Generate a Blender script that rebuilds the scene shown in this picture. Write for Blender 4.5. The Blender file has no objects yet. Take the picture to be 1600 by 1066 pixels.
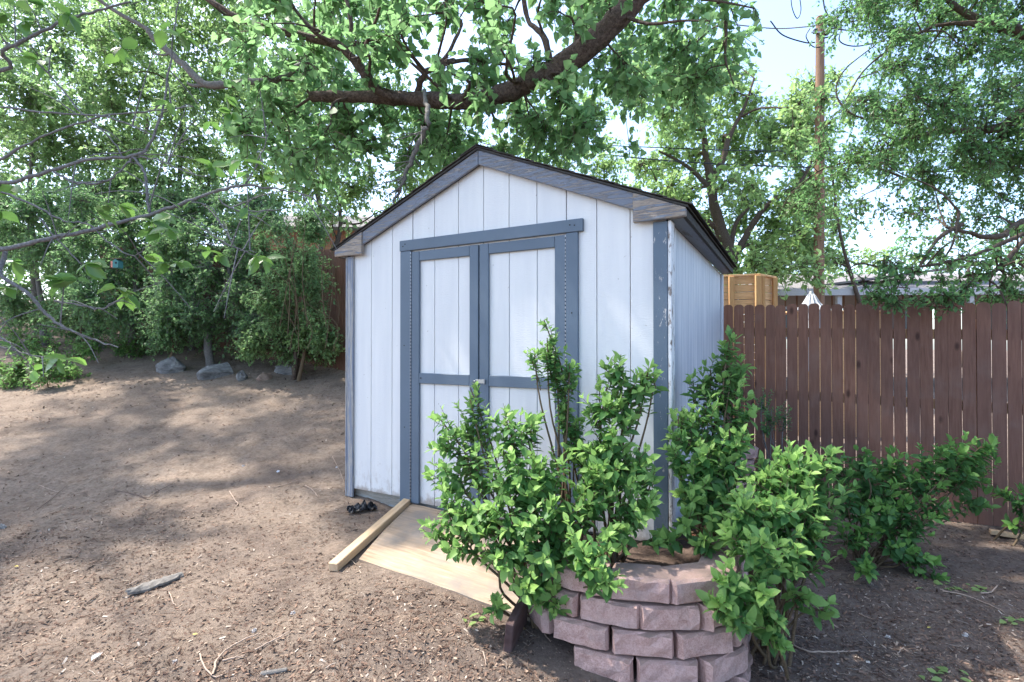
import bpy, bmesh, math, random
import numpy as np
from mathutils import Vector, Matrix, noise as mnoise

random.seed(7)
R = np.random.default_rng(11)
sc = bpy.context.scene
COL = sc.collection
D2R = math.radians

# ------------------------------------------------------------------ camera, sky, sun, exposure
CAMZ = 1.2
cam_d = bpy.data.cameras.new('camera')
cam_d.sensor_width = 36
cam_d.lens = 18.0
cam_d.clip_start = 0.05
cam_d.clip_end = 2000
cam = bpy.data.objects.new('camera', cam_d)
COL.objects.link(cam)
cam.location = (0, 0, CAMZ)
cam.rotation_euler = (D2R(90.5), 0, 0)
sc.camera = cam

SUN_EL = 58.0
SUN_AZ = -68.0        # degrees clockwise from +Y (negative: to the left)
world = bpy.data.worlds.new('World')
sc.world = world
world.use_nodes = True
wn = world.node_tree
wn.nodes.clear()
wo = wn.nodes.new('ShaderNodeOutputWorld')
wb = wn.nodes.new('ShaderNodeBackground')
ws = wn.nodes.new('ShaderNodeTexSky')
ws.sky_type = 'NISHITA'
ws.sun_disc = False
ws.sun_elevation = D2R(SUN_EL)
ws.sun_rotation = D2R(SUN_AZ)
ws.air_density = 1.0
ws.dust_density = 7.0
ws.ozone_density = 1.0
ws.altitude = 1600
wb.inputs['Strength'].default_value = 0.15
wn.links.new(ws.outputs[0], wb.inputs[0])
wn.links.new(wb.outputs[0], wo.inputs[0])

sun_d = bpy.data.lights.new('sun', 'SUN')
sun_d.energy = 2.3
sun_d.angle = D2R(1.0)
sun_d.color = (1.0, 0.95, 0.87)
sun = bpy.data.objects.new('sun', sun_d)
COL.objects.link(sun)
SUNV = Vector((math.sin(D2R(SUN_AZ)) * math.cos(D2R(SUN_EL)), math.cos(D2R(SUN_AZ)) * math.cos(D2R(SUN_EL)), math.sin(D2R(SUN_EL))))
sun.rotation_euler = SUNV.to_track_quat('Z', 'Y').to_euler()
sun.location = (0, 0, 20)

sc.view_settings.view_transform = 'Standard'
sc.view_settings.look = 'None'
sc.view_settings.exposure = 2.2
sc.view_settings.gamma = 1.0
sc.view_settings.use_curve_mapping = False
sc.cycles.max_bounces = 7
sc.cycles.diffuse_bounces = 4
sc.cycles.transmission_bounces = 4
sc.cycles.transparent_max_bounces = 4
sc.cycles.sample_clamp_indirect = 6.0


# ------------------------------------------------------------------ helpers
def PX(xp, yp, Y):
    """photo pixel (1600 wide) and depth -> point"""
    return Vector(((xp - 800) / 800 * Y, Y, CAMZ - (yp - 540) / 800 * Y))


def sstep(a, b, x):
    t = np.clip((x - a) / (b - a), 0, 1)
    return t * t * (3 - 2 * t)


SA = D2R(-28.66)
CX, CY = 0.881, 2.88
LXX, LXY = math.cos(SA), math.sin(SA)


def ground_h(x, y):
    x = np.asarray(x, float)
    y = np.asarray(y, float)
    L = np.interp(y, [-5, 2, 3, 4, 5, 6, 7, 8, 10, 12, 14, 20, 40, 80], [-.2, -.14, -.08, 0.0, .18, .40, .64, .88, 1.32, 1.8, 2.2, 3.0, 4.0, 4.2])
    Rr = np.interp(y, [0, 2, 5, 10, 80], [-.25, -.25, -.29, -.33, -.4])
    lx = (x - CX) * LXX + (y - CY) * LXY + 0.35 * np.maximum(0, y - 3)
    w = sstep(-1.2, .6, lx)
    return L * (1 - w) + Rr * w


def gz(x, y):
    return float(ground_h(x, y)) + 0.012 * mnoise.noise(Vector((x * 1.7, y * 1.7, 0.3)))


def tag(o, label=None, cat=None, group=None, kind=None):
    if label: o['label'] = label
    if cat: o['category'] = cat
    if group: o['group'] = group
    if kind: o['kind'] = kind
    return o


def empty(name, loc=(0, 0, 0), rz=0.0):
    o = bpy.data.objects.new(name, None)
    o.empty_display_size = 0.2
    o.location = loc
    o.rotation_euler = (0, 0, rz)
    COL.objects.link(o)
    return o


def link_mesh(name, me, mat, parent=None, world_coords=False):
    if mat is not None and not me.materials:
        me.materials.append(mat)
    o = bpy.data.objects.new(name, me)
    COL.objects.link(o)
    if parent is not None:
        o.parent = parent
        if world_coords:
            m = Matrix.Translation(parent.location) @ parent.rotation_euler.to_matrix().to_4x4()
            o.matrix_parent_inverse = m.inverted()
    return o


def np_mesh(name, V, F, smooth=False, attrs=None):
    """V (n,3); F list of arrays (m,k)"""
    me = bpy.data.meshes.new(name)
    V = np.asarray(V, np.float32)
    if not isinstance(F, (list, tuple)):
        F = [F]
    F = [np.asarray(f, np.int32) for f in F if len(f)]
    loops = np.concatenate([f.ravel() for f in F])
    sizes = np.concatenate([np.full(len(f), f.shape[1], np.int32) for f in F])
    starts = np.concatenate([[0], np.cumsum(sizes)[:-1]]).astype(np.int32)
    me.vertices.add(len(V))
    me.vertices.foreach_set('co', V.ravel())
    me.loops.add(len(loops))
    me.loops.foreach_set('vertex_index', loops)
    me.polygons.add(len(sizes))
    me.polygons.foreach_set('loop_start', starts)
    me.polygons.foreach_set('loop_total', sizes)
    if smooth:
        me.polygons.foreach_set('use_smooth', np.ones(len(sizes), bool))
    me.update(calc_edges=True)
    if attrs:
        for k, v in attrs.items():
            a = me.attributes.new(k, 'FLOAT', 'POINT')
            a.data.foreach_set('value', np.asarray(v, np.float32))
    return me


def bm_to(name, bm, mat, parent=None, smooth=False):
    me = bpy.data.meshes.new(name)
    bmesh.ops.recalc_face_normals(bm, faces=bm.faces)
    bm.to_mesh(me)
    bm.free()
    if smooth:
        for p in me.polygons: p.use_smooth = True
    return link_mesh(name, me, mat, parent)


def add_box(bm, x0, x1, y0, y1, z0, z1, bev=0.0, mtx=None):
    g = bmesh.ops.create_cube(bm, size=1.0)
    vs = g['verts']
    for v in vs:
        v.co = Vector(((x0 + x1) / 2 + v.co.x * (x1 - x0), (y0 + y1) / 2 + v.co.y * (y1 - y0), (z0 + z1) / 2 + v.co.z * (z1 - z0)))
        if mtx is not None: v.co = mtx @ v.co
    if bev > 0:
        es = list({e for v in vs for e in v.link_edges})
        bmesh.ops.bevel(bm, geom=es, offset=bev, segments=1, affect='EDGES')
    return bm


def box(name, x0, x1, y0, y1, z0, z1, mat, parent=None, bev=0.003, mtx=None):
    bm = bmesh.new()
    add_box(bm, x0, x1, y0, y1, z0, z1, bev, mtx)
    return bm_to(name, bm, mat, parent)


def prism(name, pts2, y0, y1, mat, parent=None, bev=0.003, axis='y'):
    """pts2: (x,z) outline extruded in y"""
    bm = bmesh.new()
    a = [bm.verts.new((p[0], y0, p[1])) for p in pts2]
    b = [bm.verts.new((p[0], y1, p[1])) for p in pts2]
    bm.faces.new(a)
    bm.faces.new(b[::-1])
    n = len(pts2)
    for i in range(n):
        bm.faces.new((a[i], b[i], b[(i + 1) % n], a[(i + 1) % n]))
    if bev:
        bmesh.ops.bevel(bm, geom=list(bm.edges), offset=bev, segments=1, affect='EDGES')
    return bm_to(name, bm, mat, parent)


# ---- tubes
def tubes(P, Rd, n=5):
    """P (T,K,3), Rd (T,K) -> V,F"""
    P = np.asarray(P, float)
    Rd = np.asarray(Rd, float)
    T, K, _ = P.shape
    tan = np.gradient(P, axis=1)
    tan /= np.linalg.norm(tan, axis=2, keepdims=True) + 1e-9
    ref = np.zeros_like(tan)
    ref[..., 0] = 0.31; ref[..., 1] = 0.17; ref[..., 2] = 0.93
    mean = tan.mean(axis=1, keepdims=True)
    vert = np.abs(mean[..., 2:3]) > 0.8
    ref = np.where(vert, np.array([0.9, 0.35, 0.1]), ref)
    u = np.cross(tan, ref)
    u /= np.linalg.norm(u, axis=2, keepdims=True) + 1e-9
    v = np.cross(tan, u)
    ang = np.arange(n) * 2 * math.pi / n
    ring = P[:, :, None, :] + Rd[:, :, None, None] * (np.cos(ang)[None, None, :, None] * u[:, :, None, :] + np.sin(ang)[None, None, :, None] * v[:, :, None, :])
    V = ring.reshape(-1, 3)
    idx = np.arange(T * K * n).reshape(T, K, n)
    a = idx[:, :-1, :]
    b = idx[:, 1:, :]
    F = np.stack([a, np.roll(a, -1, axis=2), np.roll(b, -1, axis=2), b], axis=-1).reshape(-1, 4)
    return V, F


def smooth_path(pts, rad, k=6, jit=0.0, rng=None):
    """catmull-rom through pts -> (N,3),(N)"""
    pts = np.array([tuple(p) for p in pts], float)
    rad = np.interp(np.linspace(0, 1, len(pts)), np.linspace(0, 1, len(rad)), rad)
    P = np.vstack([2 * pts[0] - pts[1], pts, 2 * pts[-1] - pts[-2]])
    out, ro = [], []
    for i in range(len(pts) - 1):
        p0, p1, p2, p3 = P[i], P[i + 1], P[i + 2], P[i + 3]
        for j in range(k):
            t = j / k
            out.append(0.5 * ((2 * p1) + (-p0 + p2) * t + (2 * p0 - 5 * p1 + 4 * p2 - p3) * t * t + (-p0 + 3 * p1 - 3 * p2 + p3) * t ** 3))
            ro.append(rad[i] * (1 - t) + rad[i + 1] * t)
    out.append(pts[-1]); ro.append(rad[-1])
    out = np.array(out); ro = np.array(ro)
    if jit and rng is not None:
        out[1:-1] += rng.normal(0, jit, (len(out) - 2, 3))
        ro = ro * rng.uniform(.9, 1.12, len(ro))
    return out, ro


class Acc:
    def __init__(s):
        s.V = []; s.F = {}; s.n = 0; s.A = {}

    def add(s, V, F, **attrs):
        V = np.asarray(V)
        if len(V) == 0: return
        F = np.asarray(F) + s.n
        s.F.setdefault(F.shape[1], []).append(F)
        s.V.append(V)
        for k, a in attrs.items():
            s.A.setdefault(k, []).append(np.broadcast_to(a, (len(V),)))
        s.n += len(V)

    def tube(s, pts, rad, n=6, k=5, jit=0.0, rng=None):
        P, r = smooth_path(pts, rad, k, jit, rng)
        V, F = tubes(P[None], r[None], n)
        s.add(V, F)
        return P, r

    def build(s, name, mat, parent=None, smooth=False):
        if not s.V: return None
        at = {k: np.concatenate(v) for k, v in s.A.items()} if s.A else None
        me = np_mesh(name, np.concatenate(s.V), [np.concatenate(f) for f in s.F.values()], smooth, at)
        return link_mesh(name, me, mat, parent, world_coords=True)


# ---- leaves : templates (along, across, up)
T_SMALL = (np.array([[0, 0, 0], [.45, .27, .06], [1, 0, -.05], [.45, -.27, .06]]), np.array([[0, 1, 2, 3]]))
T_TRI2 = (np.array([[0, 0, 0], [.42, .30, .08], [1, 0, -.1], [.42, -.30, .08]]), np.array([[0, 2, 1], [0, 3, 2]]))
T_OVAL = (np.array([[0, 0, 0], [.14, .15, .04], [.40, .27, .065], [.72, .20, .03], [1, 0, -.13], [.72, -.20, .03], [.40, -.27, .065], [.14, -.15, .04], [.40, 0, -.015], [.72, 0, -.05]]),
          np.array([[0, 8, 1], [1, 8, 2], [8, 9, 2], [9, 3, 2], [9, 4, 3], [0, 7, 8], [7, 6, 8], [8, 6, 9], [9, 6, 5], [9, 5, 4]]))
T_OVAL[0][:, 2] *= 1.0
T_HEART = (np.array([[.06, 0, 0], [0, .22, .03], [.22, .44, .05], [.58, .27, .02], [1, 0, -.1], [.58, -.27, .02], [.22, -.44, .05], [0, -.22, .03], [.45, 0, -.03]]),
           np.array([[0, 8, 1], [1, 8, 2], [2, 8, 3], [3, 8, 4], [4, 8, 5], [5, 8, 6], [6, 8, 7], [7, 8, 0]]))


def leaf_frames(D, N):
    D = D / (np.linalg.norm(D, axis=1, keepdims=True) + 1e-9)
    B = np.cross(N, D)
    B /= np.linalg.norm(B, axis=1, keepdims=True) + 1e-9
    U = np.cross(D, B)
    return D, B, U


def leaves_mesh(P, D, N, S, tpl):
    D, B, U = leaf_frames(D, N)
    tv, tf = tpl
    V = P[:, None, :] + S[:, None, None] * (tv[None, :, 0:1] * D[:, None, :] + tv[None, :, 1:2] * B[:, None, :] + tv[None, :, 2:3] * U[:, None, :])
    F = tf[None] + (np.arange(len(P)) * len(tv))[:, None, None]
    return V.reshape(-1, 3), F.reshape(-1, tf.shape[1])


_leaf_variants = {}


def leaf_variant(tplname, tpl, mat, young, rnd):
    key = (tplname, mat.name, young, rnd)
    if key not in _leaf_variants:
        n = len(tpl[0])
        me = np_mesh('leaf', tpl[0], tpl[1], True, {'rnd': np.full(n, (rnd + .5) / 4), 'young': np.full(n, young / 3)})
        me.materials.append(mat)
        _leaf_variants[key] = me
    return _leaf_variants[key]


def place_leaves(root, P, D, N, S, young, rnd, tpl, tplname, mat, nparts):
    """nparts leaves that show largest become objects, the rest one stuff part"""
    n = len(P)
    dist = np.linalg.norm(P - np.array([0, 0, CAMZ]), axis=1)
    u = P[:, 0] / np.maximum(P[:, 1], .1); v = (P[:, 2] - CAMZ) / np.maximum(P[:, 1], .1)
    vis = (P[:, 1] > .3) & (np.abs(u) < 1.02) & (np.abs(v) < .7)
    score = S / dist * vis
    order = np.argsort(-score)
    k = min(nparts, int(vis.sum()))
    pick = np.zeros(n, bool)
    pick[order[:k]] = True
    if k:
        Df, B, U = leaf_frames(D[pick], N[pick])
        inv = (Matrix.Translation(root.location) @ root.rotation_euler.to_matrix().to_4x4()).inverted()
        for i, (p, d, b, w, s, yg, rn) in enumerate(zip(P[pick], Df, B, U, S[pick], young[pick], rnd[pick])):
            me = leaf_variant(tplname, tpl, mat, int(round(yg * 3)), int(min(3, rn * 4)))
            o = bpy.data.objects.new('leaf', me)
            COL.objects.link(o)
            o.parent = root
            m = Matrix(((d[0] * s, b[0] * s, w[0] * s, p[0]), (d[1] * s, b[1] * s, w[1] * s, p[1]), (d[2] * s, b[2] * s, w[2] * s, p[2]), (0, 0, 0, 1)))
            o.matrix_local = inv @ m
    q = ~pick
    if q.sum():
        V, F = leaves_mesh(P[q], D[q], N[q], S[q], tpl)
        m = len(tpl[0])
        me = np_mesh('foliage', V, F, m > 5, {'rnd': np.repeat(rnd[q], m), 'young': np.repeat(young[q], m)})
        o = link_mesh('foliage', me, mat, root, world_coords=True)
        o['kind'] = 'stuff'
    return


def rand_dirs(n, rng):
    d = rng.normal(size=(n, 3))
    return d / np.linalg.norm(d, axis=1, keepdims=True)


def clump_tree(root, trunk, clumps, leaf, mat, bark, rng, leafpx=None, nparts=0, tpl=T_TRI2, tplname='tri', droop=.25, twig_r=.006, limb_r=.03,
               spacing=.06, twig_len=.8, wander=.15, flat=1.0, trunk_name='trunk', young=.2, extra=None):
    """trunk: list of (pts, radii). clumps: (x,y,z,r,n_twigs). Each clump gets a limb from the trunk and twigs carrying leaves."""
    tk = Acc()
    tp_all = []
    for pts, rad in trunk:
        P, r = tk.tube(pts, rad, n=10, k=6, jit=rad[0] * .05, rng=rng)
        tp_all.append(np.hstack([P, r[:, None]]))
    tk.build(trunk_name, bark, root, smooth=True)
    tp = np.vstack(tp_all)
    br = Acc()
    if extra:
        for pts, rad in extra:
            P, r = br.tube(pts, rad, n=6, k=5, jit=rad[0] * .08, rng=rng)
            tp = np.vstack([tp, np.hstack([P, r[:, None]])])
    LP, LD, LN, LS, LY, LR = [], [], [], [], [], []
    base = np.array(trunk[0][0][0])
    limbs = []
    for (x, y, z, r, nt) in clumps:
        c = np.array([x, y, z], float)
        d = np.linalg.norm(tp[:, :3] - c, axis=1) + .35 * np.maximum(0, tp[:, 2] - c[2] + .2 * r)
        j = int(np.argmin(d))
        a = tp[j, :3]
        dl = np.linalg.norm(c - a)
        mid1 = a + (c - a) * .35 + rng.normal(0, .07 * dl, 3) + np.array([0, 0, .08 * dl])
        mid2 = a + (c - a) * .7 + rng.normal(0, .07 * dl, 3) + np.array([0, 0, .06 * dl])
        lr = min(tp[j, 3] * .7, limb_r * (.5 + .5 * min(dl, 3)))
        P, rr = br.tube([a, mid1, mid2, c], [lr, lr * .75, lr * .5, max(twig_r, lr * .3)], n=5, k=3)
        if dl > .4 and r > .3:
            tp = np.vstack([tp, np.hstack([P[4:], rr[4:, None]])])
        # twigs
        nt = int(nt)
        t = rng.uniform(0.35, 1, nt)
        st = P[(t * (len(P) - 1)).astype(int)] if dl < 2.5 * r else np.repeat(c[None], nt, 0)
        st = st * .4 + (c + rand_dirs(nt, rng) * (rng.uniform(0, .55, nt) * r)[:, None]) * .6
        out = rand_dirs(nt, rng)
        out[:, 2] *= flat
        end = c + out * (r * rng.uniform(.55, 1.05, nt) ** .7)[:, None]
        end[:, 2] -= droop * r * rng.uniform(0, 1, nt)
        K = 4
        s = np.linspace(0, 1, K)[None, :, None]
        tw = st[:, None, :] * (1 - s) + end[:, None, :] * s
        L = np.linalg.norm(end - st, axis=1)
        tw += rng.normal(0, 1, tw.shape) * (wander * .4 * L[:, None, None]) * (s > 0)
        tw[:, :, 2] -= (droop * .3 * L[:, None] * (s[..., 0] ** 2))
        V, F = tubes(tw, np.linspace(1, .35, K)[None] * twig_r * rng.uniform(.6, 1.2, nt)[:, None], 3)
        br.add(V, F)
        nl = np.maximum(2, (L / spacing * twig_len).astype(int))
        ti = np.repeat(np.arange(nt), nl)
        tt = rng.uniform(.12, 1.0, len(ti))
        f = tt * (K - 1)
        i0 = np.minimum(f.astype(int), K - 2)
        fr = (f - i0)[:, None]
        p = tw[ti, i0] * (1 - fr) + tw[ti, i0 + 1] * fr
        td = tw[ti, i0 + 1] - tw[ti, i0]
        td /= np.linalg.norm(td, axis=1, keepdims=True) + 1e-9
        dd = td * .5 + rand_dirs(len(ti), rng) * .9
        dd[:, 2] -= droop
        nn = rand_dirs(len(ti), rng) * .65
        nn[:, 2] += .9
        LP.append(p); LD.append(dd); LN.append(nn)
        LS.append(leaf * rng.uniform(.6, 1.15, len(ti)))
        cl = rng.uniform(-.2, .2)
        LY.append(np.clip(young + cl + .35 * (tt > .9) + rng.normal(0, .1, len(ti)), 0, 1))
        LR.append(rng.uniform(0, 1, len(ti)))
    br.build('branch', bark, root, smooth=True)
    P, D, N, S, Yg, Rn = map(np.concatenate, (LP, LD, LN, LS, LY, LR))
    place_leaves(root, P, D, N, S, Yg, Rn, tpl, tplname, mat, nparts)
    return len(P)


def shrub(root, base, clumps, leaf, mat, bark, rng, nparts=300, spacing=.0235, tpl=T_OVAL, tplname='oval', up=.55, bare=(), young=.25, shoots_k=.95, wave=.02):
    """upright shrub: stems from base to each clump, leafy shoots with paired leaves"""
    st = Acc()
    LP, LD, LN, LS, LY, LR = [], [], [], [], [], []
    base = np.array(base, float)
    for (x, y, z, r, ns) in clumps:
        c = np.array([x, y, z])
        b = base + np.array([rng.normal(0, .05), rng.normal(0, .05), -.03])
        m1 = b + (c - b) * .35 + rng.normal(0, .03, 3) + np.array([0, 0, .05])
        m2 = b + (c - b) * .7 + rng.normal(0, .03, 3) + np.array([0, 0, .04])
        P, rr = st.tube([b, m1, m2, c], [.009, .007, .005, .003], n=5, k=4)
        ns = max(2, int(round(ns * shoots_k)))
        for k in range(ns):
            s0 = P[int(rng.uniform(.55, 1) * (len(P) - 1))] * .55 + (c + rand_dirs(1, rng)[0] * r * .5) * .45
            o = rand_dirs(1, rng)[0]
            o[2] = o[2] * .8 + up * .5
            e = c + o * r * rng.uniform(.7, 1.1)
            L = np.linalg.norm(e - s0)
            if L < .03: continue
            K = 5
            s = np.linspace(0, 1, K)[:, None]
            tw = s0 * (1 - s) + e * s + rng.normal(0, wave, (K, 3)) * s * L * 3
            tw[:, 2] += up * .12 * L * (s[:, 0] ** 2)
            V, F = tubes(tw[None], (np.linspace(1, .4, K) * .003)[None], 3)
            st.add(V, F)
            nn = max(3, int(L / spacing))
            ang = rng.uniform(0, 6.28)
            for i in range(nn):
                t = .1 + .9 * (i + rng.uniform(-.2, .2)) / nn
                f = min(max(t, 0), .999) * (K - 1)
                i0 = int(f); fr = f - i0
                p = tw[i0] * (1 - fr) + tw[i0 + 1] * fr
                td = tw[i0 + 1] - tw[i0]
                td /= np.linalg.norm(td) + 1e-9
                u = np.cross(td, [.3, .2, .9]); u /= np.linalg.norm(u) + 1e-9
                v = np.cross(td, u)
                ang += 1.57 + rng.normal(0, .25)
                tip = i >= nn - 2
                sz = 1.28 * leaf * rng.uniform(.55, 1.15) * (1.0 - .45 * max(0, (t - .75) / .25))
                for sg in (1, -1):
                    if rng.random() < .06: continue
                    a = ang + (0 if sg > 0 else math.pi) + rng.normal(0, .2)
                    pd = u * math.cos(a) + v * math.sin(a)
                    d = td * (.9 if tip else .35) + pd * (.7 if tip else 1.0) + np.array([0, 0, -.12 if not tip else .15]) + rng.normal(0, .24, 3)
                    n = td * .9 - pd * .25 + rng.normal(0, .3, 3) + np.array([0, 0, .5])
                    LP.append(p); LD.append(d); LN.append(n); LS.append(sz)
                    LY.append(min(1, max(0, young * rng.uniform(.3, 1.2) + (.5 if tip else 0) + (.25 if t > .7 else 0))))
                    LR.append(rng.random())
    for pts, rad in bare:
        st.tube(pts, rad, n=4, k=4, jit=.003, rng=rng)
    st.build('stem', bark, root, smooth=True)
    A = [np.array(q, float) for q in (LP, LD, LN, LS, LY, LR)]
    place_leaves(root, *A, tpl, tplname, mat, nparts)
    return len(LP)


# ------------------------------------------------------------------ materials
class NT:
    def __init__(s, name):
        s.m = bpy.data.materials.new(name)
        s.m.use_nodes = True
        s.t = s.m.node_tree
        s.t.nodes.clear()
        s.out = s.t.nodes.new('ShaderNodeOutputMaterial')

    def n(s, typ, props=None, **ins):
        nd = s.t.nodes.new('ShaderNode' + typ)
        for k, v in (props or {}).items(): setattr(nd, k, v)
        for k, v in ins.items():
            key = k.replace('_', ' ')
            if key.isdigit(): key = int(key)
            elif key.startswith('i') and key[1:].isdigit(): key = int(key[1:])
            sock = nd.inputs[key]
            s.put(sock, v)
        return nd

    def put(s, sock, v):
        if isinstance(v, bpy.types.NodeSocket): s.t.links.new(v, sock)
        elif isinstance(v, bpy.types.Node): s.t.links.new(v.outputs[0], sock)
        else:
            if isinstance(v, tuple) and len(v) == 3 and sock.type == 'RGBA': v = v + (1,)
            sock.default_value = v

    def mix(s, f, a, b, mode='MIX'):
        nd = s.t.nodes.new('ShaderNodeMix')
        nd.data_type = 'RGBA'
        nd.blend_type = mode
        s.put(nd.inputs[0], f); s.put(nd.inputs[6], a); s.put(nd.inputs[7], b)
        return nd.outputs[2]

    def math(s, op, a, b=0.0, clamp=False):
        nd = s.t.nodes.new('ShaderNodeMath')
        nd.operation = op
        nd.use_clamp = clamp
        s.put(nd.inputs[0], a); s.put(nd.inputs[1], b)
        return nd.outputs[0]

    def ramp(s, f, stops):
        nd = s.t.nodes.new('ShaderNodeValToRGB')
        cr = nd.color_ramp
        while len(cr.elements) < len(stops): cr.elements.new(.5)
        for e, (p, c) in zip(cr.elements, stops):
            e.position = p
            e.color = (c, c, c, 1) if isinstance(c, (int, float)) else tuple(c) + (1,)
        s.put(nd.inputs[0], f)
        return nd.outputs[0]

    def coords(s, scale=(1, 1, 1), rand=True, gen='Object'):
        tc = s.t.nodes.new('ShaderNodeTexCoord')
        v = tc.outputs[gen]
        if rand:
            oi = s.t.nodes.new('ShaderNodeObjectInfo')
            sc_ = s.n('VectorMath', {'operation': 'SCALE'}, i0=(17.0, 31.0, 23.0), Scale=oi.outputs['Random'])
            v = s.n('VectorMath', {'operation': 'ADD'}, i0=v, i1=sc_).outputs[0]
        mp = s.n('Mapping', None, Vector=v, Scale=scale)
        return mp.outputs[0]

    def noise(s, vec, scale, detail=4.0, rough=.55, dist=0.0):
        return s.n('TexNoise', None, Vector=vec, Scale=scale, Detail=detail, Roughness=rough, Distortion=dist).outputs[0]

    def principled(s, col, rough=.6, bump=None, bstr=.3, bdist=.005, spec=.3, **kw):
        p = s.n('BsdfPrincipled')
        s.put(p.inputs['Base Color'], col)
        s.put(p.inputs['Roughness'], rough)
        s.put(p.inputs['Specular IOR Level'], spec)
        for k, v in kw.items(): s.put(p.inputs[k.replace('_', ' ')], v)
        if bump is not None:
            b = s.n('Bump', None, Height=bump, Strength=bstr, Distance=bdist)
            s.t.links.new(b.outputs[0], p.inputs['Normal'])
        s.t.links.new(p.outputs[0], s.out.inputs[0])
        return p


def leaf_mat(name, dark, light, youngc, trans=.4, rough=.45, spec=.35, under=None):
    m = NT(name)
    r = m.n('Attribute', {'attribute_name': 'rnd'}).outputs['Fac']
    y = m.n('Attribute', {'attribute_name': 'young'}).outputs['Fac']
    c = m.mix(r, dark, light)
    yy = m.ramp(y, [(.2, 0), (.95, 1)])
    c = m.mix(yy, c, youngc)
    geo = m.n('NewGeometry')
    c2 = m.mix(m.math('MULTIPLY', geo.outputs['Backfacing'], .35), c, under or tuple(min(1, x * 1.5 + .03) for x in light))
    p = m.n('BsdfPrincipled')
    m.put(p.inputs['Base Color'], c2); p.inputs['Roughness'].default_value = rough
    p.inputs['Specular IOR Level'].default_value = spec
    t = m.n('BsdfTranslucent', None, Color=m.mix(1.0, m.mix(.55, c, youngc), (1.32, 1.42, 1.6), 'MULTIPLY'))
    mx = m.n('MixShader', None, i0=trans, i1=p, i2=t)
    m.t.links.new(mx.outputs[0], m.out.inputs[0])
    return m.m


def bark_mat(name, a, b, scale=(6, 6, 1.5), bstr=.8, bd=.02, fine=9):
    m = NT(name)
    v = m.coords(scale, rand=False)
    n1 = m.noise(v, fine, 6, .65, .6)
    f = m.ramp(n1, [(.35, 0), (.65, 1)])
    n2 = m.noise(m.coords((1, 1, 1), rand=False), 3, 3)
    m.principled(m.mix(m.math('MULTIPLY', n2, .5), m.mix(f, a, b), tuple(x * .6 for x in b)), .85, n1, bstr, bd, spec=.1)
    return m.m


def paint_mat(name, paint, wood=(.34, .30, .26), peel=.5, grain=(1, 1, 1), rough=.55, bstr=.35, fs=60, var=.08, dirt=0.0, dirtc=(.25, .2, .16), peel_scale=6.0):
    """painted wood with worn spots; grain: coordinate scale (small along the board)"""
    m = NT(name)
    v = m.coords(grain)
    vo = m.coords((1, 1, 1))
    g = m.noise(v, fs, 5, .6)
    big = m.noise(vo, 2.5, 4)
    col = m.mix(m.ramp(big, [(.3, 0), (.7, 1)]), tuple(x * (1 - var) for x in paint), tuple(min(1, x * (1 + var)) for x in paint))
    gw = m.noise(v, fs * .6, 5, .7)
    wcol = m.mix(m.ramp(gw, [(.3, 0), (.7, 1)]), tuple(x * .5 for x in wood), wood)
    pn = m.noise(v, peel_scale, 8, .72)
    mask = m.ramp(pn, [(1 - peel - .03, 0), (1 - peel + .02, 1)])
    col = m.mix(mask, col, wcol)
    if dirt > 0:
        tc = m.t.nodes.new('ShaderNodeTexCoord')
        sx = m.n('SeparateXYZ', None, Vector=tc.outputs['Object'])
        dn = m.noise(vo, 9, 5)
        h = m.math('ADD', sx.outputs[2], m.math('MULTIPLY', dn, -.22))
        dm = m.ramp(h, [(0, 1), (.14, 0)])
        col = m.mix(m.math('MULTIPLY', dm, dirt), col, dirtc)
    hgt = m.math('SUBTRACT', g, m.math('MULTIPLY', mask, .5))
    m.principled(col, rough, hgt, bstr, .004, spec=.3)
    return m.m


def wood_mat(name, a, b, grain=(1, 1, 1), fs=40, rough=.75, bstr=.4, weather=None, wamt=.5):
    m = NT(name)
    v = m.coords(grain)
    g = m.noise(v, fs, 6, .65, .4)
    col = m.mix(m.ramp(g, [(.3, 0), (.7, 1)]), a, b)
    if weather:
        w = m.noise(m.coords((1, 1, 1)), 5, 6, .6)
        col = m.mix(m.math('MULTIPLY', m.ramp(w, [(.4, 0), (.65, 1)]), wamt), col, weather)
    m.principled(col, rough, g, bstr, .003, spec=.2)
    return m.m


M = {}
# T1-11 siding: white paint, embossed texture of short horizontal ripples, streaky
m = NT('white_siding_paint')
v = m.coords((1, 1, 1))
rp = m.noise(m.coords((1.0, 1.0, 3.2)), 45, 4, .6, .3)
big = m.noise(m.coords((5, 5, .5)), 2.2, 5, .6)
col = m.mix(m.ramp(big, [(.3, 0), (.7, 1)]), (.635, .635, .635), (.715, .71, .695))
tc = m.t.nodes.new('ShaderNodeTexCoord')
sz = m.n('SeparateXYZ', None, Vector=tc.outputs['Object'])
dn = m.noise(v, 14, 6, .7)
h = m.math('ADD', sz.outputs[2], m.math('MULTIPLY', dn, -.12))
dm = m.ramp(h, [(0.015, 1), (.045, 0)])
col = m.mix(m.math('MULTIPLY', dm, .75), col, (.30, .25, .21))
sp2 = m.noise(m.coords((1, 1, .5)), 24, 6, .7)
mud = m.math('MULTIPLY', m.ramp(sz.outputs[2], [(.05, 1), (.34, 0)]), m.ramp(sp2, [(.48, 0), (.62, .55)]))
col = m.mix(mud, col, (.36, .29, .24))
sp = m.noise(v, 38, 2, .5)
col = m.mix(m.ramp(sp, [(.74, 0), (.77, .6)]), col, (.35, .31, .28))
m.principled(col, .6, rp, .55, .003, spec=.25)
M['siding'] = m.m
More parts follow.
